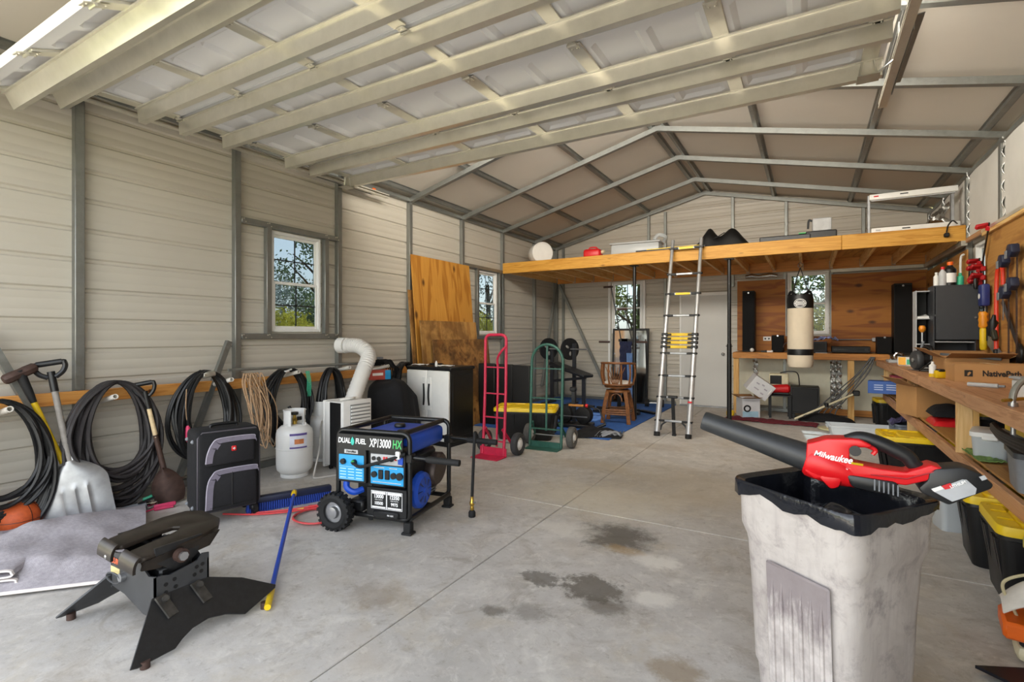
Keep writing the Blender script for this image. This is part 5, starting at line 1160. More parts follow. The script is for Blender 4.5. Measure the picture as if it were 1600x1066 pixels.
# rattan bar stool
bs = thing('bar_stool', 'brown rattan swivel bar stool with curved spindle back on the blue mat', 'stool', (-2.50, 7.46, .015), .12)
for s, q in ((-1, -1), (1, -1), (-1, 1), (1, 1)):
    m = MB()
    for o in (-.016, 0, .016): m.tube(bez([(s*.195+o, q*.19, 0), (s*.17+o, q*.165, .25), (s*.13+o, q*.125, .47)]), .0145, 8)
    m.out('leg', BAMB, bs)
m = MB()
for a, b in (((-.18, -.17), (.18, -.17)), ((.18, -.17), (.18, .17)), ((.18, .17), (-.18, .17)), ((-.18, .17), (-.18, -.17))):
    for z in (.135, .165, .195): m.cyl((*a, z), (*b, z), .013, n=8)
m.out('foot_rails', BAMB, bs); m = MB()
for q in (-1, 1): m.tube([(.085*math.cos(a), q*.14, .33+.11*math.sin(a)) for a in [PI*i/10 for i in range(11)]] , .010, 7); 
m.out('arches', BAMB, bs); MB().lathe([(.12, .45), (.175, .455), (.18, .47), (.175, .49), (.09, .495), (.09, .52), (.20, .525), (.205, .545), (.19, .555)], 28).out('swivel_plate', BAMB, bs)
MB().lathe([(.18, .555), (.21, .57), (.21, .60), (.18, .62), (.05, .63)], 28).out('seat_cushion', plain('seat cushion', 'd6cfc6', .9, 0, .06), bs)
arc = [(-.245*math.cos(a), -.245*math.sin(a)) for a in [-.35+i*(PI+.7)/20 for i in range(21)]]
m = MB(); m.tube([(x, y, .88+.02*math.sin(PI*i/20)) for i, (x, y) in enumerate(arc)], .017, 8); m.out('back_rail', BAMB, bs); MB().tube([(x*.92, y*.92, .575) for x, y in arc], .014, 8).out('seat_rail', BAMB, bs)
for i in (0, 2, 5, 8, 12, 15, 18, 20):
    x, y = arc[i]; m = MB(); m.tube(bez([(x*.92, y*.92, .575), (x*1.04, y*1.04, .72), (x, y, .88)]), .014, 8); m.out('spindle', BAMB, bs)
m = MB()
for i in range(7): a = -PI/2+(i-3)*.12; m.tube(bez([(.18*math.cos(-PI/2+(i-3)*.06), .225*math.sin(-PI/2), .58), (.24*math.cos(a), .235*math.sin(a), .70), (.25*math.cos(-PI/2+(i-3)*.2), .245*math.sin(-PI/2+(i-3)*.2), .84)]), .006, 6)
m.out('fan_splat', BAMB, bs)
bg = thing('duffel_bag', 'flat black bag with grey straps lying on the edge of the blue mat', 'bag', (-2.42, 6.40, .0), .4); m = MB()
m.grid(lambda u, v: ((u-.5)*.66*(1-.3*abs(v-.5)), (v-.5)*.48, .012+.13*max(0, math.sin(PI*u)*math.sin(PI*v))**.6*(.6+.5*noise.noise(V((u*4, v*4, 3))))), 24, 18, 0); m.out('body', BLKF, bg); m = MB()
for i in range(4): m.tube(bez([(-.05+.03*i, -.22, .03), (.03+.06*i, -.14-.01*i, .085), (.1+.06*i, -.17, .04), (.22+.04*i, -.06+.03*i, .05)]), .016, 6, flat=.3)
m.out('straps', GREY, bg)

# telescoping ladder against the loft
LADD = plain('anodised aluminium', 'b9babb', .34, .6, .05)
ld = thing('telescoping_ladder', 'aluminium telescoping ladder with yellow lower labels leaning on the loft edge', 'ladder', (-1.54, 6.76, 0))
def LP_(x, z): return (x, .885*z/2.61, z)
wz = lambda z: .205-.012*z/2.6*2
Z_ = [(.0, .20, .036), (.20, .50, .034), (.50, .78, .0325), (.78, 1.08, .031), (1.08, 1.36, .0295), (1.33, 1.62, .027), (1.60, 1.93, .025), (1.91, 2.22, .0235), (2.20, 2.72, .022)]
for s in (-1, 1):
    for a, b, r in Z_: MB().cyl(LP_(s*.20, max(a, .05)), LP_(s*.20, b), r*1.12, n=16).out('rail_section', LADD, ld)
    MB().cyl((s*.20, 0, 0), LP_(s*.20, .09), .040, n=16).out('foot', BLKR, ld)
RUN = [.20, .50, .78, 1.08, 1.165, 1.225, 1.28, 1.335, 1.60, 1.91, 2.20, 2.59]
for i, z in enumerate(RUN):
    yel = i in (4, 5, 6, 7, 9, 11); x_, y_, z_ = LP_(0, z)
    r_ = MB().box((0, y_, z_), (.37, .035, .032 if not yel else .04), .006).out('rung', YELD if yel and i < 8 else ALUM, ld)
    if i in (9, 11): MB().box((.0, y_-.02, z_), (.20, .004, .03)).out('yellow_label', YEL, r_)
    for s in (-1, 1): 
        MB().box((s*.20, y_, z_), (.085, .075, .028 if not 3 < i < 8 else .045), .008).out('collar', BLK, r_); MB().box((s*.14, y_-.01, z_), (.06, .05, .026), .006).out('release', BLK, r_)
for s in (-1, 1): MB().tube(bez([(s*.17, .07, .05+.02), (s*.15, .075, .14), (s*.09, .08, .19)]), .012, 6).out('corner_brace', DGREY, ld)
MB().bar((.0, .10, .02), (0, .03, .52), .04, .03).box((0, .18*.2, .52), (.12, .05, .03), .006).box((0, .11, .012), (.05, .05, .024), .004).out('support_leg', BLK, ld)
MB().box((.20, .12, .455), (.05, .05, .02)).out('red_label', REDP, ld)

# ------------------------------------------------------------------ back bench and what stands on it
bk2 = thing('back_bench', 'narrow pine workbench fixed along the back wall with plywood above', 'bench', (-.05, 9.65, 0))
MB().box((0, 0, 1.025), (2.14, .56, .03), .003).out('top', BKB, bk2); MB().box((0, -.262, .985), (2.16, .038, .09), .003).out('apron', BKB, bk2)
for x in (-1.03, .60): MB().box((x, -.22, .49), (.085, .04, .98), .003).out('leg', PINEZ, bk2)
ZB = 1.041
def speaker(label, x, y, w, d, h, z=ZB, rz=0):
    t = thing('loudspeaker', label, 'speaker', (x, y, z), rz, None); MB().box((0, 0, h/2), (w, d, h), .006).out('cabinet', BLKDK, t); MB().box((0, -d/2-.006, h*.5), (w*.92, .012, h*.95), .004).out('grille', plain('speaker grille', '08080a', .9), t)
    MB().cyl((0, -d/2-.012, h*.965), (0, -d/2-.016, h*.965), .014, n=12).out('badge', STEEL, t); return t
speaker('tall black floor speaker standing at the left end of the back bench', -.90, 9.66, .19, .28, 1.04); speaker('tall black floor speaker standing at the right end of the back bench', 1.20, 9.62, .22, .28, 1.06, ZB)
speaker('small black speaker between the outlet and the punching bag', -.46, 9.66, .18, .2, .285); speaker('small black speaker left of the right tall speaker', .98, 9.60, .19, .2, .26)
rc_ = thing('stereo_receiver', 'wide black stereo receiver under the window right of the punching bag', 'stereo', (.55, 9.62, ZB)); MB().box((0, 0, .06), (.50, .32, .10), .006).out('case', BLKDK, rc_); MB().box((0, -.162, .06), (.46, .006, .03)).out('display', plain('smoked display', '1c2226', .2), rc_)
for x in (-.2, .2): MB().cyl((x, -.16, .06), (x, -.18, .06), .022, n=14).out('knob', BLK, rc_)
pb = thing('black_case', 'black box with a bundled cloth on it beside the punching bag', 'box', (.14, 9.62, ZB)); MB().box((0, 0, .09), (.20, .24, .18), .006).out('case', plain('navy black', '12141d', .5), pb); MB().box((0, -.122, .1), (.15, .005, .1)).out('front_panel', BLKDK, pb)
tw = MB().grid(lambda u, v: ((u-.5)*.34, (v-.5)*.2, .012+.09*abs(noise.noise(V((u*5, v*4, 1))))+.06*math.sin(PI*u)*u), 18, 12, .004).out('towel', plain('blue white towel', '8d94bf', .95, 0, .6, 14, .3)); tw.location = (.22, 9.60, ZB+.182); tag(tw, 'rumpled blue and white towel heaped on the black case', 'towel')
pa = MB().box((.16, 9.45, ZB+.004), (.16, .1, .006)).out('paper_sheet', PAPER); tag(pa, 'white paper sheet on the back bench edge right of the punching bag', 'paper')
hd = thing('headphones', 'brown headphones standing behind the left edge of the punching bag', 'headphones', (-.31, 9.56, ZB)); MB().tube([(.07*math.cos(a), 0, .07+.09*math.sin(a)) for a in [-.2+PI*1.13*i/14 for i in range(15)]], .012, 8).out('band', BRN, hd)
for s in (-1, 1): MB().lathe([(.03, -.015), (.04, 0), (.03, .015)], 14, frame((s*.072, 0, .045), (1, 0, 0))).out('ear_cup', BLKDK, hd)
rk = thing('wall_rod', 'thin grey rod with a clamp held above the stereo receiver', 'rod', (.60, 9.88, 1.255)); MB().cyl((-.28, 0, 0), (.28, 0, 0), .008, n=8).out('rod', GREY, rk); MB().box((.28, .0, 0), (.05, .05, .06), .008).out('clamp', LGREY, rk)
MB().cyl((-.25, .0, -.0), (-.25, .05, 0), .01, n=8).out('bracket', GREY, rk)
for nm, lab, x, mt, ct in (('white_lamp_bulb', 'small white round object at the foot of the left tall speaker', -.84, WHT, 'bulb'), ('small_gadget', 'small black gadget on the bench under the outlet', -.66, BLK, 'gadget'), ('white_charger', 'small white charger on the bench left of the small speaker', -.57, WHT, 'charger')):
    o = (MB().sph((0, 0, .035), .034, 14, 10) if 'bulb' in nm else MB().box((0, 0, .015), (.09, .05, .03), .006).cyl((.03, 0, .028), (.03, 0, .036), .012, n=10)).out(nm, mt); o.location = (x, 9.46, ZB); tag(o, lab, ct)

# punching bag
pg = thing('punching_bag', 'cream punching bag with black bands hanging from the loft joists', 'punching bag', (-.115, 8.3, .865))
m = MB(); m.lathe([(.10, .0), (.145, .012), (.160, .05), (.162, .10), (.162, .94), (.158, .95)], 36); m.out('body', CANV, pg); MB().lathe([(.1635, .18), (.1645, .19), (.1645, .255), (.1635, .265)], 36, cap=False).out('lower_band', BLK, pg)
MB().lathe([(.1635, .84), (.1645, .845), (.1645, .975), (.160, 1.0), (.155, 1.03)], 36, cap=False).out('upper_band', BLK, pg)
m = MB(); tp = MB().lathe([(.157, .985), (.160, 1.0), (.150, 1.035), (.02, 1.045)], 30).out('top_cap', BLKF, pg)
for rr in (.075, .058):
    m.tube([(.1655*math.sin(.0-.35*0+rr/.165*math.cos(a)), -.1655*math.cos(rr/.165*math.cos(a)), .905+rr*.82*math.sin(a)) for a in [2*PI*i/26 for i in range(26)]], .004, 5, True)
for z, w in ((.925, .05), (.905, .07), (.885, .05)): m.tube([(.1655*math.sin(q), -.1655*math.cos(q), z) for q in [(-w+2*w*i/6)/.165 for i in range(7)]], .007, 5)
m.out('emblem', TXTW, pg); m = MB()
for k in range(4):
    a = PI/4+PI/2*k; m.tube([(.15*math.cos(a), .15*math.sin(a), 1.02), (.05*math.cos(a), .05*math.sin(a), 1.30), (0, 0, 1.42)], .006, 6)
    m.tube(bez([(.155*math.cos(a-.5), .155*math.sin(a-.5), 1.02), (.158*math.cos(a), .158*math.sin(a), 1.075), (.155*math.cos(a+.5), .155*math.sin(a+.5), 1.02)]), .012, 6)
m.out('straps', BLK, pg); m = MB(); m.tube([(.028*math.cos(a), 0, 1.455+.034*math.sin(a)) for a in [2*PI*i/18 for i in range(18)]], .006, 7, True); m.tube([(0, 0, 1.49), (0, 0, 1.72)], .004, 6); m.out('hook', CHROME, pg)

# under the back bench
def carton(name, label, loc, rz, sz, mat, flaps=True, rx=0, ry=0, group=None, cat='box', inside=CARDD):
    t = thing(name, label, cat, group=group, M=TR(loc, rz, rx, ry)); x, y, z = sz; m = MB(); e = .004
    for a in (-1, 1): m.box((a*(x/2-e/2), 0, z/2), (e, y, z)); m.box((0, a*(y/2-e/2), z/2), (x-2*e, e, z))
    m.box((0, 0, e/2), (x-2*e, y-2*e, e)); m.out('carton', mat, t)
    if flaps:
        for a in (-1, 1):
            MB().box((0, 0, 0), (x, y*.42, e), 0, Matrix.Translation((0, a*y/2, z)) @ Matrix.Rotation(a*(.25), 4, 'X') @ Matrix.Translation((0, a*y*.21, 0))).out('flap', inside, t)
            MB().box((0, 0, 0), (x*.40, y, e), 0, Matrix.Translation((a*x/2, 0, z)) @ Matrix.Rotation(-a*(.5), 4, 'Y') @ Matrix.Translation((a*x*.2, 0, 0)) ).out('flap', inside, t)
    else: MB().box((0, 0, z-e/2), (x-2*e, y-2*e, e)).out('lid', mat, t); MB().box((0, 0, z+.0005), (.05, y, .001)).out('tape', plain('parcel tape', 'c9ab7c', .3), t)
    return t
WBX = plain('white printed box', 'd8d9dc', .55, 0, .03)
b1 = carton('cardboard_box', 'open white printed box with brown flaps on the red rug', (-.86, 9.02, .02), .45, (.27, .27, .30), WBX, cat='box'); 
MB().box((-.01, -.1365, .05), (.24, .002, .09)).out('blue_print', plain('pale blue print 2', 'a9cfe2', .5), b1); m = MB(); m.tube([(-.06+.045*math.cos(a), -.137, .14+.045*math.sin(a)) for a in [2*PI*i/20 for i in range(20)]], .012, 6, True); m.out('round_print', TXTK, b1)
b2 = carton('cardboard_box', 'white printed box tipped over on top of the open white box', (-.77, 8.99, .40), .35, (.34, .25, .26), WBX, False, .15, .62)
m = MB()
for i, (x, z, w) in enumerate(((-.08, .17, .05), (0, .19, .04), (.07, .15, .05), (-.05, .09, .08), (.06, .07, .05))): m.box((x, -.126, z), (w, .002, .02))
m.out('print', plain('grey print 2', 'a7a4ae', .5), b2)
fk = MB().cyl((-.56, 8.85, .40), (-.50, 8.84, .47), .012, n=8).out('white_tube', WHT); tag(fk, 'short white tube sticking out between the tipped box and red machine', 'tube')
sd = thing('side_table', 'small black legged stand carrying a red machine under the back bench', 'table', (-.42, 9.30, 0), .1); MB().box((0, 0, .36), (.34, .3, .02), .003).out('top', BLK, sd)
for x in (-.14, .14):
    for y in (-.12, .12): MB().bar((x, y, 0), (x, y, .35), .035, .035).out('leg', BLK, sd)
rm = thing('red_machine', 'red bench machine with dark ends on the small black stand', 'machine', (-.40, 9.28, .372), .05); m = MB(); m.lathe([(.05, -.15), (.075, -.13), (.075, .10), (.05, .13)], 18, frame((0, 0, .085), (1, .1, .1))); m.out('motor', RED, rm); MB().bar((.10, 0, .08), (.27, .03, .09), .05, .03).out('snout', DRED, rm); MB().box((0, 0, .02), (.24, .14, .035), .008).out('base', BLK, rm); MB().lathe([(.045, 0), (.05, .05)], 16, frame((-.19, 0, .06), (1, .1, .1))).out('end_cap', BLK, rm)
bx2 = thing('meter_case', 'small beige case with dark front standing behind the red machine', 'case', (-.44, 9.52, .372), 0); MB().box((0, 0, .16), (.28, .16, .32), .008).out('case', CREAM, bx2); MB().box((-.04, -.082, .22), (.17, .006, .14)).out('dark_front', BLKDK, bx2); MB().tube(bez([(.02, 0, .33), (.15, -.02, .36), (.27, -.02, .33), (.30, -.02, .12)], 8), .009, 7).out('cable', BLK, bx2)
sb = thing('subwoofer', 'black cube subwoofer on the floor beneath the back bench', 'speaker', (-.07, 9.42, .0), .02); MB().box((0, 0, .30), (.40, .38, .42), .006).out('cabinet', plain('black vinyl', '1d1c1a', .5), sb); MB().box((0, -.195, .30), (.36, .012, .38), .006).out('grille', BLKDK, sb)
for x in (-.16, .16): MB().box((x, 0, .045), (.05, .3, .09), .004).out('foot', BLK, sb)
ms = thing('mic_stand', 'chrome stand pole with black clamp lying slantwise under the back bench', 'stand', (-.20, 8.95, .02)); MB().tube([(0, 0, .02), (.42, .10, .24), (.84, .22, .46)], [.016, .016, .014], 10).out('pole', CREAM, ms); MB().box((.80, .21, .44), (.09, .06, .08), .012).out('clip', BLK, ms); MB().cyl((.42, .10, .22), (.42, .10, .28), .03, n=12).out('collar', BLK, ms); MB().cyl((.12, .03, .06), (.16, .04, .08), .026, n=12).out('collar', BLK, ms)
cbm = MB()
for i in range(5): cbm.tube(bez([(.80+.01*i, 9.345-.006*i, 1.0), (.64+.03*i-.02*(i % 2), 9.30, .76), (.34+.05*i, 9.26, .44-.03*(i % 2)), (.06+.07*i, 9.22, .14), (-.02+.11*i, 9.20, .012)], 8), .009, 5)
cbm = cbm.out('cable_bundle', CORD); tag(cbm, 'bundle of thin black cables hanging from the back bench to the floor', 'cable')
gb = MB().grid(lambda u, v: ((u-.5)*.75, (v-.5)*.30, .01+.15*math.sin(PI*u)**.6*math.sin(PI*v)**.6*(.8+.3*noise.noise(V((u*5, v*3, 7))))), 22, 12).out('floor_bag', BLKF); gb.location = (.22, 9.18, 0); tag(gb, 'low black bag on the floor under the slanting chrome pole', 'bag')
rg = MB().grid(lambda u, v: ((u-.5)*1.25, (v-.5)*.36+.02*math.sin(9*u), .012+.035*abs(noise.noise(V((u*9, v*4, 2))))), 40, 10, .008).out('red_rug', REDMAT); rg.location = (-.52, 8.72, 0); rg.rotation_euler = (0, 0, -.10); tag(rg, 'dark red rug crumpled on the floor in front of the white boxes', 'rug')
dk = MB().lathe([(.16, .0), (.18, .01), (.18, .025), (.15, .03), (.01, .03)], 28).out('pale_lid', plain('pale yellow lid', 'cfc9a0', .5)); dk.location = (.28, 8.42, 0); tag(dk, 'pale yellow round lid lying on the floor before the clear tray', 'lid')
yb_ = MB().box((-1.12, 9.0, .05), (.12, .08, .10), .02).out('yellow_tool', YELD); tag(yb_, 'small yellow tool on the floor left of the open white box', 'tool')
dr = thing('dumbbell', 'dark dumbbell on the floor left of the white back door', 'dumbbell', (-2.45, 9.35, .015), .2); MB().cyl((-.12, 0, .07), (.12, 0, .07), .016, n=10).out('bar', STEEL, dr)
for s in (-1, 1): MB().lathe([(.03, -.04), (.068, -.035), (.068, .035), (.03, .04)], 16, frame((s*.13, 0, .07), (1, 0, 0))).out('weight', BLKR, dr)

# ------------------------------------------------------------------ things stored on the loft
ZL = 2.60
o = thing('round_drum', 'white round drum lying on its side at the left end of the loft', 'drum', (-4.18, 8.15, ZL), .3); MB().lathe([(.01, -.14), (.17, -.14), (.185, -.12), (.185, .12), (.17, .14), (.01, .14)], 36, frame((0, 0, .185), (.55, -1, 0))).out('drum', WHT, o); MB().lathe([(.175, .135), (.19, .138), (.19, .15), (.175, .152)], 36, frame((0, 0, .185), (.55, -1, 0)), False).out('rim', WHT, o)
o = thing('red_gas_can', 'flat red fuel can on the loft beside the clear plastic box', 'can', (-3.15, 8.1, ZL), .1); MB().box((0, 0, .09), (.30, .22, .16), .05, None, 3).out('body', RED, o); MB().cyl((.10, 0, .10), (.20, -.03, .12), .03, n=12).out('spout', CREAM, o); MB().tube(bez([(-.08, 0, .16), (-.05, 0, .2), (.05, 0, .2), (.08, 0, .16)]), .012, 8).out('handle', RED, o)
o = thing('clear_box', 'long clear plastic storage box on the loft left of the black bags', 'box', (-2.45, 8.25, ZL), .06); MB().box((0, 0, .11), (.78, .34, .20), .03, None, 2).out('tub', CLEARD, o); MB().box((0, 0, .22), (.82, .38, .03), .012).out('lid', CLEARD, o); MB().tube(bez([(.30, -.1, .25), (.36, -.05, .33), (.46, 0, .30), (.42, .1, .24)]), .03, 8).out('sheet_bundle', CLEARD, o)
o = thing('spirit_level', 'long black spirit level with yellow top on the loft edge', 'level', (-1.85, 7.95, ZL), -.02); MB().box((0, 0, .03), (1.05, .04, .06), .004).out('body', BLK, o); MB().box((.05, 0, .062), (.8, .042, .012)).out('yellow_edge', YEL, o)
o = thing('black_bag', 'stuffed black bag with two humps on the loft above the ladder', 'bag', (-1.28, 8.2, ZL)); m = MB()
m.grid(lambda u, v: ((u-.5)*1.1, (v-.5)*.42, .004+(.10+.24*(math.exp(-((u-.47)/.10)**2)+1.15*math.exp(-((u-.78)/.15)**2))+.04*noise.noise(V((u*7, v*4, 2))))*max(0, math.sin(PI*min(1, max(0, u*1.0))))**.4*max(0, math.sin(PI*v))**.55), 44, 16); m.out('body', BLKDK, o); MB().tube(bez([(-.05, -.12, .2), (.05, -.16, .16), (.2, -.14, .24)]), .014, 6, flat=.3).out('strap', BLKF, o)
o = thing('tool_case', 'flat dark tool case with a green tape strip on the loft', 'case', (-.20, 8.05, ZL), .02); MB().box((-.1, 0, .05), (.62, .25, .09), .012).out('case', DGREY, o); MB().box((.33, 0, .065), (.36, .22, .12), .012).out('black_case', BLK, o); MB().box((.16, -.05, .112), (.18, .1, .012)).out('green_strip', TXTG, o)
o = thing('metal_box', 'small grey metal box with a hose on the black case on the loft', 'box', (.14, 8.05, ZL+.127), .05); MB().box((0, 0, .085), (.22, .16, .17), .008).out('case', LGREY, o); MB().tube(bez([(-.11, 0, .15), (-.15, 0, .16), (-.16, 0, .05)]), .014, 7).out('hose', DGREY, o)
# light bars in a rack at the right end of the loft
o = thing('light_rack', 'grey rack of two long white light bars at the right end of the loft', 'light', (1.05, 7.86, ZL))
for x in (-.40, .42): MB().box((x, .05, .25), (.03, .06, .50), .003).out('upright', ALUM, o)
for z, dx in ((.46, .03), (.035, .05)):
    b_ = MB().box((dx, -.01, z), (.86, .07, .07), .008, None, 2).out('light_bar', WHT, o); MB().box((dx, -.0, z-.04), (.82, .04, .012)).out('diffuser', LGREY, b_); MB().box((dx-.08, -.047, z+.005), (.08, .004, .012)).out('slot', BLK, b_); MB().box((dx-.36, -.047, z+.005), (.05, .004, .016), .002).out('badge', REDP if z > .2 else LGREY, b_)
o = MB().grid(lambda u, v: (1.40+.22*(u-.5)+.03*math.sin(9*v), 8.3+.12*math.sin(4*u+5*v), 2.62+.40*v*(.5+.5*u)+.03*noise.noise(V((u*9, v*9, 1)))), 18, 18, .003).out('foil_sheet', FOIL); tag(o, 'crumpled sheet of silver bubble foil behind the light rack on the loft', 'foil')
o = MB().tube(bez([(1.50, 7.82, 2.64), (1.44, 7.72, 2.66), (1.39, 7.67, 2.60), (1.375, 7.665, 2.52)], 6), .008, 7); o.box((1.375, 7.665, 2.49), (.05, .05, .05), .01); o = o.out('looped_cable', CORD); tag(o, 'short black power cord hanging over the right end of the loft edge', 'cord')
# ------------------------------------------------------------------ long workbench on the right wall
wk = thing('workbench', 'long pine workbench with lower shelf along the right wall', 'workbench', (1.22, 6.1, 0))
BX0, BX1, BY0, BY1 = .90, 1.54, 2.75, 9.36
MB().box((1.22-1.22, (BY0+BY1)/2-6.1, .943), (BX1-BX0, BY1-BY0, .024), .002).out('top', BENP, wk)
for y0, y1 in ((BY0, 5.9), (5.904, BY1)): MB().box((-.339, (y0+y1)/2-6.1, .912), (.038, y1-y0, .09), .004).out('front_rail', BENP, wk)
for y in (2.9, 4.75, 6.85, 8.85):
    MB().box((-.272, y-6.1, .4325), (.089, .038, .865), .003).out('leg', BLEG, wk); MB().box((-.21, y-6.1+.03, .4325), (.038, .089, .865), .003).out('leg', PINEZ, wk)
    MB().box((.28, y-6.1, .4325), (.089, .038, .865), .003).out('leg', PINEZ, wk); MB().box((.0, y-6.1+.04, .42), (.55, .038, .089), .003).out('shelf_bearer', PINEX, wk)
for y0, y1 in ((BY0, 8.95),): MB().box((-.30, (y0+y1)/2-6.1+0, .448), (.036, y1-y0, .085), .003).out('shelf_rail', BENP, wk)
for k in range(4): MB().box((0.01, 3.52-6.1+1.552*k, .499), (.56, 1.545, .016), .002).out('shelf_board', PLYR, wk)
ZW = .956; ZS = .508

# circular saw
cs = thing('circular_saw', 'black corded circular saw resting on the far part of the right bench', 'saw', (1.02, 6.72, ZW), .25); MB().box((0, 0, .008), (.17, .30, .006), .002).out('base_plate', ALUM, cs)
MB().lathe([(.02, -.03), (.09, -.03), (.10, -.015), (.10, .015), (.09, .03), (.02, .03)], 26, frame((-.05, .02, .11), (1, 0, 0))).out('blade_guard', DGREY, cs); MB().lathe([(.03, .0), (.055, .01), (.06, .08), (.05, .15), (.03, .16)], 18, frame((-.02, .0, .12), (1, -.1, 0))).out('motor', BLK, cs); MB().tube(bez([(.0, .10, .17), (.02, -.02, .25), (.02, -.12, .22), (.01, -.14, .12)]), .022, 9).out('handle', BLK, cs); MB().tube(bez([(.02, -.14, .14), (.05, -.2, .2), (-.05, -.25, .1), (-.1, -.15, .01)]), .007, 6).out('cord', CORD, cs)
MB().cyl((-.082, .02, .11), (-.09, .02, .11), .022, n=12).out('hub', STEEL, cs)
ub = thing('white_tub', 'white plastic tub with yellow label on the far end of the right bench', 'tub', (1.05, 7.72, ZW), -.2); MB().lathe([(.10, 0), (.115, .10), (.12, .11)], 20, Matrix.Diagonal((1.1, .9, 1, 1))).out('tub', WHT, ub); MB().box((0, 0, .055), (.24, .20, .11), .015).out('box', WHT, ub); MB().box((-.075, -.102, .06), (.07, .003, .09)).out('yellow_label', plain('orange yellow label', 'f0ae22', .4), ub); MB().box((-.01, -.102, .05), (.04, .003, .06)).out('green_label', TEAL, ub)
gd = thing('silver_parts', 'small silver and clear parts tray at the far end of the right bench', 'tray', (1.02, 8.55, ZW)); MB().box((0, 0, .02), (.22, .3, .04), .008).out('tray', CLEARD, gd); m = MB()
for i in range(7): m.cyl((-.08+.025*i, -.08+.03*(i % 3), .04), (-.08+.025*i+.02, -.05+.03*(i % 3), .07), .018, n=10)
m.out('metal_parts', CHROME, gd); MB().tube([(.045*math.cos(a), -.12, .09+.045*math.sin(a)) for a in [2*PI*i/20 for i in range(20)]], .014, 7, True).out('coil', CHROME, gd)
# open cabinet, bottles
kb = thing('tool_cabinet', 'dark grey metal cabinet with its door swung open on the right bench', 'cabinet', (1.30, 7.05, ZW)); KG = plain('cabinet grey', '37393d', .5, .1, .06)
MB().box((.0, .0, .01), (.34, .30, .016)).box((0, 0, .885), (.34, .30, .016)).box((.165, 0, .44), (.01, .30, .88)).box((0, .145, .44), (.34, .01, .88)).box((-.165, 0, .44), (.01, .30, .88)).out('body', KG, kb)
for z in (.30, .58): MB().box((0, -.0, z), (.32, .28, .012)).out('shelf', LGREY, kb)
MB().box((.02, -.165, .60), (.35, .018, .56), .006).out('door', KG, kb); MB().cyl((.16, -.18, .55), (.16, -.19, .55), .01, n=8).out('lock', STEEL, kb)
sf = thing('open_shelf', 'small open grey shelf unit with papers between the tall speaker and the cabinet', 'shelf', (1.075, 7.20, ZW)); MB().box((-.06, 0, .43), (.006, .22, .86)).out('side', LGREY, sf); MB().box((.06, 0, .43), (.008, .22, .86)).box((0, .105, .43), (.12, .008, .86)).out('back', BLKDK, sf)
for z in (.01, .27, .55, .85): MB().box((0, 0, z), (.115, .22, .01)).out('shelf_board', LGREY, sf)
o = MB().grid(lambda u, v: ((u-.5)*.10, (v-.5)*.2, .01+.03*u*v), 8, 6, .02).out('paper_stack', PAPER); o.location = (1.075, 7.19, ZW+.565); tag(o, 'white papers on the middle shelf of the small open unit', 'paper')
sv = thing('screwdriver', 'screwdriver with round orange handle standing in the small open unit', 'screwdriver', (1.07, 7.12, ZW+.28)); MB().cyl((0, 0, .0), (0, 0, .12), .012, n=10).out('shaft', STEEL, sv); MB().lathe([(.012, .12), (.03, .14), (.034, .17), (.022, .195)], 14).out('handle', plain('orange handle', 'e08a1e', .4), sv)
o = MB().cyl((.98, 6.92, ZW+.03), (1.07, 7.05, ZW+.30), .012, n=8).out('grey_rod', GREY); tag(o, 'grey rod leaning against the small open shelf unit', 'rod')
for i, (x, y, h_, r_, mt, cp, lab) in enumerate(((1.22, 6.98, .20, .034, LGREY, RED, 'slim grey spray can with red cap on the dark cabinet'), (1.285, 7.00, .25, .052, BLK, ORNG, 'dark bottle with white label and orange cap on the dark cabinet'), (1.37, 7.02, .13, .03, TEAL, TEAL, 'short teal bottle on the dark cabinet'), (1.18, 7.05, .15, .026, WHT, WHT, 'slim white bottle at the left edge of the dark cabinet'))):
    b = thing('bottle', lab, 'bottle', (x, y, ZW+.895)); MB().lathe([(r_, 0), (r_, h_*.68), (r_*.45, h_*.82), (r_*.45, h_*.88)], 18).out('bottle', mt, b); MB().lathe([(r_*.52, h_*.86), (r_*.52, h_)], 14).out('cap', cp, b)
    if i == 1: MB().lathe([(r_*1.02, .03), (r_*1.02, .13)], 18, cap=False).out('label', PAPER, b)
# cardboard boxes
ob = carton('cardboard_box', 'large open cardboard box behind the printed carton on the right bench', (1.24, 6.06, ZW), .03, (.42, .46, .17), CARD)
o = MB().bar((1.02, 5.92, ZW+.20), (1.40, 5.80, ZW+.165), .05, .02).out('metal_strip', DGREY); tag(o, 'dark grey metal strip lying across the open cardboard box', 'strip')
nb_ = carton('cardboard_box', 'sealed cardboard carton with printed name on the right bench', (1.25, 5.47, ZW), .0, (.50, .34, .14), CARD, False)
MLf = lambda x, y, z: Matrix.Translation((x, y, z)) @ Matrix(((0, 0, -1, 0), (-1, 0, 0, 0), (0, 1, 0, 0), (0, 0, 0, 1)))
text('NativePath', .062, Matrix.Translation((.03, -.1715, .068)) @ RX90, TXTK, nb_, bold=.002, sx=.82); m = MB(); m.prism([(-.025, -.025), (.025, -.025), (.025, .025), (-.025, .025)], .001, Matrix.Translation((-.165, -.1705, .068)) @ RX90); m.out('mark', TXTK, nb_)
m = MB(); m.prism([(-.008, -.018), (.0, -.018), (.016, .006), (.006, .014), (-.006, .002)], .001, Matrix.Translation((-.165, -.172, .068)) @ RX90); m.out('mark_cut', CARD, nb_)
tp_ = thing('tape_measure', 'yellow and black tape measure on the bench front before the cartons', 'tape measure', (.965, 5.62, ZW), .4); MB().box((0, 0, .035), (.08, .05, .07), .014, None, 2).out('case', YELD, tp_); MB().box((.0, -.0, .065), (.06, .055, .03), .01).out('clip', BLK, tp_)
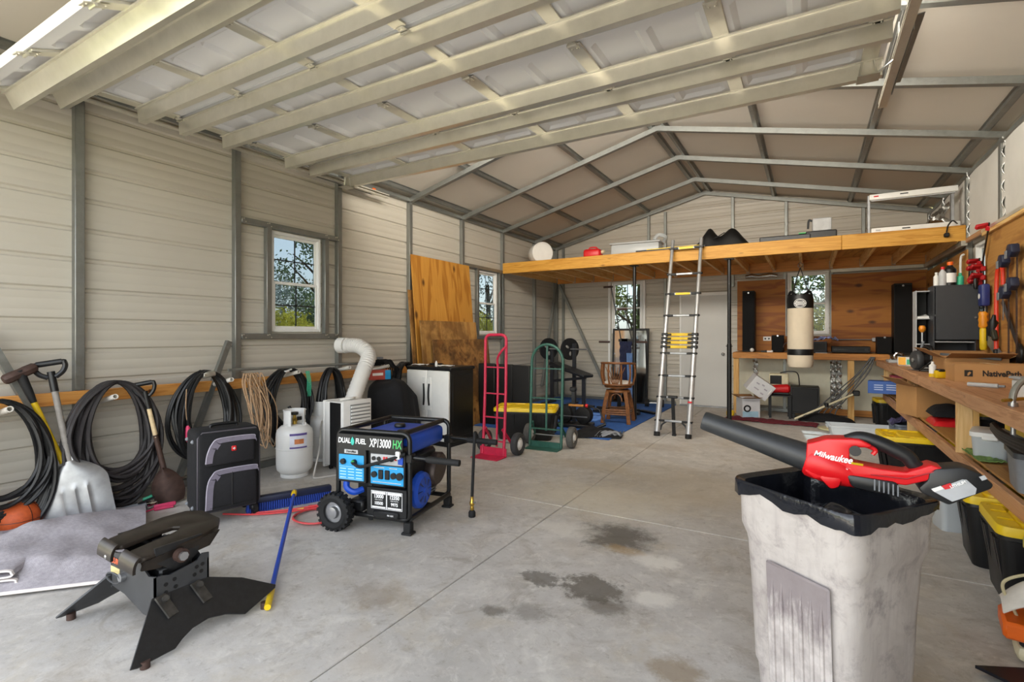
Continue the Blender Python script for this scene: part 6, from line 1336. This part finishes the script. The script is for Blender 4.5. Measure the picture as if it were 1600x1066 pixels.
gl = thing('glue_bottle', 'small white bottle with yellow base beside the tape measure', 'bottle', (.945, 5.80, ZW)); MB().lathe([(.028, 0), (.028, .03)], 14).out('base', YELD, gl); MB().lathe([(.027, .03), (.027, .10), (.012, .115), (.010, .135)], 14).out('bottle', WHT, gl)
mk = thing('caulk_tube', 'pale clear tube lying on the bench in front of the printed carton', 'tube', (1.06, 4.80, ZW)); MB().cyl((-.07, .05, .016), (.07, -.05, .016), .015, n=14).out('tube', CLEARD, mk); MB().cyl((.07, -.05, .016), (.10, -.07, .016), .009, n=10).out('cap', GREY, mk)
wt = thing('white_container', 'square white container with grey lid near the large clamp on the bench', 'container', (1.13, 4.06, ZW), .1); MB().box((0, 0, .055), (.16, .18, .11), .01).out('tub', WHT, wt); MB().box((0, 0, .118), (.18, .2, .016), .005).out('lid', LGREY, wt)
gc2 = thing('grey_case', 'grey metal case behind the large clamp on the near bench', 'case', (1.34, 3.90, ZW)); MB().box((0, 0, .06), (.2, .3, .12), .01).out('case', plain('olive grey', '8a8d80', .5), gc2); MB().box((-.102, 0, .07), (.004, .08, .03)).out('latch', STEEL, gc2)
cl_ = thing('c_clamp', 'large grey iron C clamp gripping the front edge of the right bench', 'clamp', (.965, 3.62, ZW), .5)
CG = plain('cast grey clamp', '9a988f', .45, .4, .1); m = MB(); P = [(.05+.115*math.cos(a), 0, .035+.115*math.sin(a)) for a in [-1.3+4.4*i/22 for i in range(23)]]; m.tube(P, [.026]*23, 10, flat=.6); m.out('frame', CG, cl_)
MB().cyl((-.062, 0, -.17), (-.062, 0, .05), .011, n=12).cyl((-.062, 0, .0), (-.062, 0, .02), .02, n=12).out('screw', STEEL, cl_); MB().cyl((-.115, 0, .03), (-.01, 0, .04), .009, n=8).out('tommy_bar', BRASS, cl_)
bt = MB(); 
for i in range(3): bt.tube(bez([(.93, 4.0, .80-.012*i), (.90, 3.7, .795-.015*i), (.93, 3.4, .79-.018*i), (1.05, 3.1, .78-.02*i)]), .017, 8)
bt = bt.out('rubber_hose', CORD); tag(bt, 'short black rubber hoses hung under the front of the near bench', 'hose')
# lower shelf
o = carton('cardboard_box', 'open cardboard box with side flap on the lower shelf of the right bench', (1.06, 6.66, ZS), .30, (.42, .40, .30), CARD)
for nm, lab, z, mt in (('folded_jacket', 'bundled black jacket on top of the red bag on the lower shelf', .085, BLKF), ('red_bag', 'folded red bag beneath the black jacket on the lower shelf', 0, RED)):
    m = MB(); m.grid(lambda u, v: ((u-.5)*.28, (v-.5)*.40, .002+(.10 if z else .085)*max(0, math.sin(PI*u))**.35*max(0, math.sin(PI*v))**.35*(1+.2*noise.noise(V((u*4, v*4, z*9))))), 18, 18); o = m.out(nm, mt); o.location = (1.10, 6.05, ZS+z); tag(o, lab, 'bag' if 'bag' in nm else 'jacket')
bb_ = thing('blue_box', 'blue printed product box on the lower shelf at its far end', 'box', (.92, 8.55, ZS+.02), -.15); MB().box((0, 0, .09), (.44, .2, .17), .003).out('carton', plain('box blue', '2456a8', .4, 0, .05), bb_); m = MB()
for i in range(3): m.box((-.10, -.101, .12-.03*i), (.10, .001, .012)); m.box((.05, -.101, .125-.03*i), (.13, .001, .012))
m.out('print', plain('pale print', 'b9c8e6', .5), bb_); MB().cyl((.17, -.1005, .06), (.17, -.1015, .06), .05, n=20).out('round_print', PAPER, bb_)
pk = MB().box((1.12, 8.62, ZS+.245), (.34, .2, .06), .004).out('pink_box', plain('pink red box', 'b8485a', .5)); tag(pk, 'flat pink box lying on top of the blue printed box', 'box')
pt_ = thing('power_tool', 'black and green power tool on the lower shelf behind the far bench leg', 'tool', (1.06, 7.75, ZS), .3); MB().lathe([(.03, 0), (.05, .02), (.05, .14), (.03, .17)], 14, frame((-.08, 0, .20), (1, .2, 0))).out('motor', plain('lime grey', '8b9a35', .5), pt_); MB().bar((0, 0, .02), (.02, .0, .2), .07, .05, bev=.01).box((0, 0, .03), (.12, .09, .05), .01).out('handle', BLK, pt_); MB().tube(bez([(-.1, .0, .02), (-.14, -.05, .12), (-.05, -.1, .2), (-.1, .1, .25)]), .01, 6).out('cord', CORD, pt_)
tote('yellow lidded black tote on the lower shelf behind the near bench leg', (1.22, 5.08, ZS), PI/2, .50, .40, .28)
tote('yellow lidded black tote on the lower shelf with a white lid on top', (1.25, 4.02, ZS), PI/2, .56, .42, .285)
wl_ = MB().box((1.25, 4.02, ZS+.302), (.36, .50, .018), .006).box((1.25, 4.02, ZS+.314), (.28, .42, .008), .003).out('white_lid', WHT); tag(wl_, 'white plastic lid lying upside down on the yellow tote lid on the lower shelf', 'tray')  # loose white lid laid on top of the tote
def tubbin(name, label, loc, rz, L, Wd_, H, mat, lidm=None, paper=False):
    t = thing(name, label, 'bin', loc, rz); m = MB(); loft_(m, [sq(L*.84, Wd_*.84, 0, .03, 4), sq(L*.95, Wd_*.95, H*.9, .035, 4), sq(L, Wd_, H*.92, .035, 4), sq(L, Wd_, H, .035, 4), sq(L*.93, Wd_*.93, H, .03, 4), sq(L*.80, Wd_*.80, .01, .03, 4)]); m.out('tub', mat, t)
    if lidm: m = MB(); loft_(m, [sq(L*1.03, Wd_*1.03, H-.02, .035, 4), sq(L*1.03, Wd_*1.03, H+.008, .035, 4), sq(L*.9, Wd_*.9, H+.014, .035, 4)], False, True); m.out('lid', lidm, t)
    for s in (-1, 1): MB().box((s*L*.5, 0, H*.86), (.02, Wd_*.4, .03), .006).out('handle', lidm or mat, t)
    if paper: MB().box((-.0, -Wd_*.47, H*.45), (.10, .002, .07)).out('label', PAPER, t)
    return t
tubbin('clear_bin', 'cloudy clear bin with white lid on the lower shelf beside the near leg', (1.05, 4.56, ZS), 1.3, .30, .20, .17, CLEARD, WHT, True)
tubbin('grey_bin', 'grey plastic bin with dark handle on the lower shelf in front of the tote', (1.04, 3.72, ZS), 1.45, .34, .22, .20, GREY, DGREY, True); tubbin('grey_bin', 'low grey plastic bin nearest the photo edge on the lower shelf', (1.02, 3.38, ZS), 1.4, .28, .2, .16, GREY, None, True)
o = MB().grid(lambda u, v: (.93+.14*u, 4.32+.4*v, ZS+.02+.02*noise.noise(V((u*6, v*6, 1)))), 10, 14, .006).out('green_netting', plain('green netting', '6f8f4a', .8, 0, .3, 60)); tag(o, 'green netting on the lower shelf edge under the clear bin', 'netting')
# floor under the bench
tote('yellow lidded black tote on the floor under the bench behind the leaf blower', (.98, 6.12, 0), .06, .80, .48, .38)
tote('black tote with yellow lid, farthest of the three in front under the near bench', (1.02, 4.02, 0), 1.50, .44, .48, .41)
tote('black tote with yellow lid, second of the three in front under the near bench', (1.04, 3.50, 0), 1.52, .46, .50, .41)
tote('dusty yellow lidded tote nearest the camera under the bench', (1.08, 2.98, 0), 1.54, .46, .50, .41, BLK, plain('dusty yellow', 'c9b95a', .6, 0, .1))
tote('black tote with yellow lid on the floor by the end of the back bench', (1.02, 8.98, 0), .1, .44, .38, .42)
tubbin('clear_bin', 'white cloudy bin standing behind the rubbish bin', (.86, 4.55, 0), .2, .24, .22, .30, CLEARD)
ct = tubbin('clear_bin', 'long empty clear tray on the floor in front of the back bench', (.56, 7.80, 0), .10, .74, .36, .18, CLEAR)
ct2 = tubbin('grey_bin', 'grey bin with scattered cloths on the floor beyond the clear tray', (1.08, 7.75, 0), .2, .44, .36, .26, plain('blue grey tub', '6d7683', .5)); o = MB().grid(lambda u, v: ((u-.5)*.42, (v-.5)*.34, .10*abs(noise.noise(V((u*6, v*6, 4))))+.05*math.sin(PI*u)), 16, 12, .006).out('cloth_heap', plain('mixed cloth', '4a4468', .9, 0, .7, 9)); o.location = (1.06, 7.75, .245); tag(o, 'dark blue and white cloths heaped in the grey bin', 'cloth')
o = MB().box((.92, 7.22, .01), (.50, .22, .016), .006).out('clear_lid', CLEARD); tag(o, 'cloudy clear flat plastic lid on the floor before the clear tray', 'cover')  # loose clear lid lying flat on the floor
# chainsaw and black plate at the right edge
ch = thing('chainsaw', 'orange and white chainsaw standing at the right edge by the totes', 'chainsaw', (.86, 2.86, 0), -.15); MB().box((0, 0, .13), (.34, .20, .07), .012).out('body', ORNG, ch); m = MB(); m.grid(lambda u, v: (-.17+.24*u, -.09+.18*v, .165+.16*math.sin(PI*min(1, u*.8+.12))*(.55+.45*math.sin(PI*v))), 14, 10, .006); m.out('top_cover', plain('off white cover', 'e2ded6', .4), ch); MB().tube(bez([(-.12, .0, .16), (-.16, -.02, .30), (.0, -.02, .36), (.12, 0, .20)]), .006, 7).out('front_handle', plain('beige cord', 'c9bd96', .5), ch)
MB().box((0, 0, .085), (.24, .16, .03), .008).out('base', BLK, ch); MB().box((-.02, 0, .035), (.22, .15, .07), .03, None, 2).out('chip_tray', CREAM, ch); MB().bar((.15, .02, .12), (.45, .02, .11), .012, .07).out('guide_bar', STEEL, ch)
bpz = MB().prism([(-.15, -.02), (.02, .06), (.14, -.10), (.05, -.16), (-.04, -.10)], .012, Matrix.Translation((.71, 2.66, .02))).out('steel_plate', plain('dark navy steel', '14161f', .4)); tag(bpz, 'dark pointed steel plate on the floor at the bottom right corner', 'plate')

# ------------------------------------------------------------------ tools hung on the right wall
WXw = 1.538
def hung(name, label, cat, y, z): return thing(name, label, cat, M=Matrix.Translation((WXw, y, z)) @ Matrix(((0, 0, -1, 0), (-1, 0, 0, 0), (0, 1, 0, 0), (0, 0, 0, 1))))
# local x runs toward the camera along the wall, y up, z out into the room
def barclamp(label, y, z, L, mat, sl, ln=.3):
    t = hung('bar_clamp', label, 'clamp', y, z); MB().bar((0, 0, .03), (ln, -L, .03), .022, .010).out('bar', BLKM, t); d = V((ln, -L, 0)).normalized(); n = V((-d.y, d.x, 0))
    for q, s in ((.03, 1), (sl, 1)):
        p = d*q+V((0, 0, .03)); MB().bar(p-n*.02, p+n*.02+V((0, 0, .10)), .05, .035, bev=.008).bar(p, p+d*.05, .03, .04, bev=.006).out('jaw', mat, t)
    p = d*(sl+.03)+V((0, 0, .09)); MB().lathe([(.012, 0), (.018, .02), (.018, .09), (.01, .11)], 10, frame(p, d)).out('handle', BLK, t); return t
DR2 = plain('clamp red', 'a3141c', .4, 0, .1)
barclamp('red headed bar clamp hung highest over the right wall window', 6.62, 2.42, .75, plain('bright clamp red', 'c01a26', .4), .60, -.45)
barclamp('red bar clamp hung with open jaws before the right window', 6.95, 2.12, .55, DR2, .10, -.12); barclamp('dark red bar clamp beside the open jawed one on the right wall', 6.82, 2.05, .50, DR2, .12, .02); barclamp('short red bar clamp hung lowest by the right window', 6.88, 1.94, .42, DR2, .06, -.1)
bcl = hung('blue_clamp', 'blue one handed clamp with white emblem hung by the right window', 'clamp', 6.70, 1.72); MB().box((0, 0, .05), (.13, .22, .07), .02, None, 2).out('body', plain('clamp blue', '26306e', .4), bcl); MB().lathe([(.02, 0), (.028, .002), (.028, .004)], 20, Matrix.Translation((0, -.01, .085))).out('emblem', PAPER, bcl); MB().bar((0, .10, .03), (.0, -.45, .03), .02, .01).out('bar', BLKM, bcl)
yh = hung('caulking_gun', 'yellow and orange handled tool hung under the blue clamp', 'tool', 6.72, 1.40); MB().lathe([(.022, -.22), (.03, -.2), (.03, -.02), (.02, 0)], 14, frame((0, 0, .05), (0, 1, 0))).out('yellow_grip', YELD, yh); MB().lathe([(.032, -.0), (.04, .02), (.036, .05), (.04, .08), (.036, .11), (.04, .14), (.03, .16)], 14, frame((0, 0, .05), (0, 1, 0))).out('orange_grip', plain('amber grip', 'd98a1a', .4), yh)
hs = hung('bow_saw', 'orange red bow saw with curved frame hung on the right wall', 'saw', 6.30, 1.62); m = MB(); m.tube(bez([(-.10, -.45, .03), (-.10, .0, .03), (-.08, .26, .03), (.0, .36, .03), (.08, .30, .03), (.09, .16, .03)], 7), .017, 8); m.out('frame', plain('saw orange red', 'd2391f', .4), hs); MB().box((.09, .0, .03), (.02, .32, .004)).out('blade', STEEL, hs); MB().box((-.1, -.48, .03), (.05, .12, .04), .012).out('handle', BLK, hs)
for i, (y, z) in enumerate(((6.08, 1.98), (5.85, 2.04), (6.06, 1.70), (5.86, 1.76))):
    t = hung('trigger_clamp', 'black and grey trigger clamp on the right wall, %s' % ('upper one beside the bow saw', 'upper one cut by the photo edge', 'lower one right of the bow saw', 'lower one cut by the photo edge')[i], 'clamp', y, z); MB().bar((0, .06, .03), (.0, -.75 if i > 1 else -.3, .03), .02, .008).out('bar', BRN, t)
    MB().prism([(-.07, .0), (-.02, .06), (.07, .05), (.09, -.02), (.03, -.06), (-.05, -.05)], .06, Matrix.Translation((0, 0, .03)), .012, 2).out('jaw', plain('clamp navy %d' % i, '1f2740', .45), t); MB().box((-.02, -.03, .095), (.05, .07, .01), .004).out('pad', GREY, t)
hw = hung('hand_saw', 'dark bladed hand saw hung slanting on the right wall', 'saw', 6.25, 1.62); MB().prism([(-.05, .0), (.0, .05), (.42, -.38), (.40, -.44)], .003, Matrix.Translation((0, 0, .02))).out('blade', plain('dark blade', '4a4542', .4, .5), hw); MB().prism([(.38, -.46), (.44, -.36), (.52, -.42), (.50, -.52), (.42, -.54)], .03, Matrix.Translation((0, 0, .008)), .008).out('handle', BLK, hw)
gr = hung('grey_straightedge', 'grey metal straightedge slanting low on the right wall', 'straightedge', 6.75, 1.30); MB().bar((0, 0, .02), (.75, -.30, .02), .012, .09, (0, 1, 0)).out('bar', plain('grey alloy', '7d7f82', .4, .4), gr); MB().cyl((.04, -.016, .025), (.04, -.016, .03), .015, n=10).out('hole', BLK, gr)
dl = hung('drill', 'dark cordless drill hung low beside the yellow handled tool', 'drill', 6.42, 1.40); MB().lathe([(.02, -.09), (.035, -.08), (.038, .05), (.02, .08), (.012, .12)], 12, frame((0, 0, .05), (.3, 1, 0))).out('body', BLK, dl); MB().bar((.02, -.03, .05), (.08, -.12, .05), .05, .04, bev=.01).out('handle', plain('olive black', '2d2d22', .5), dl)
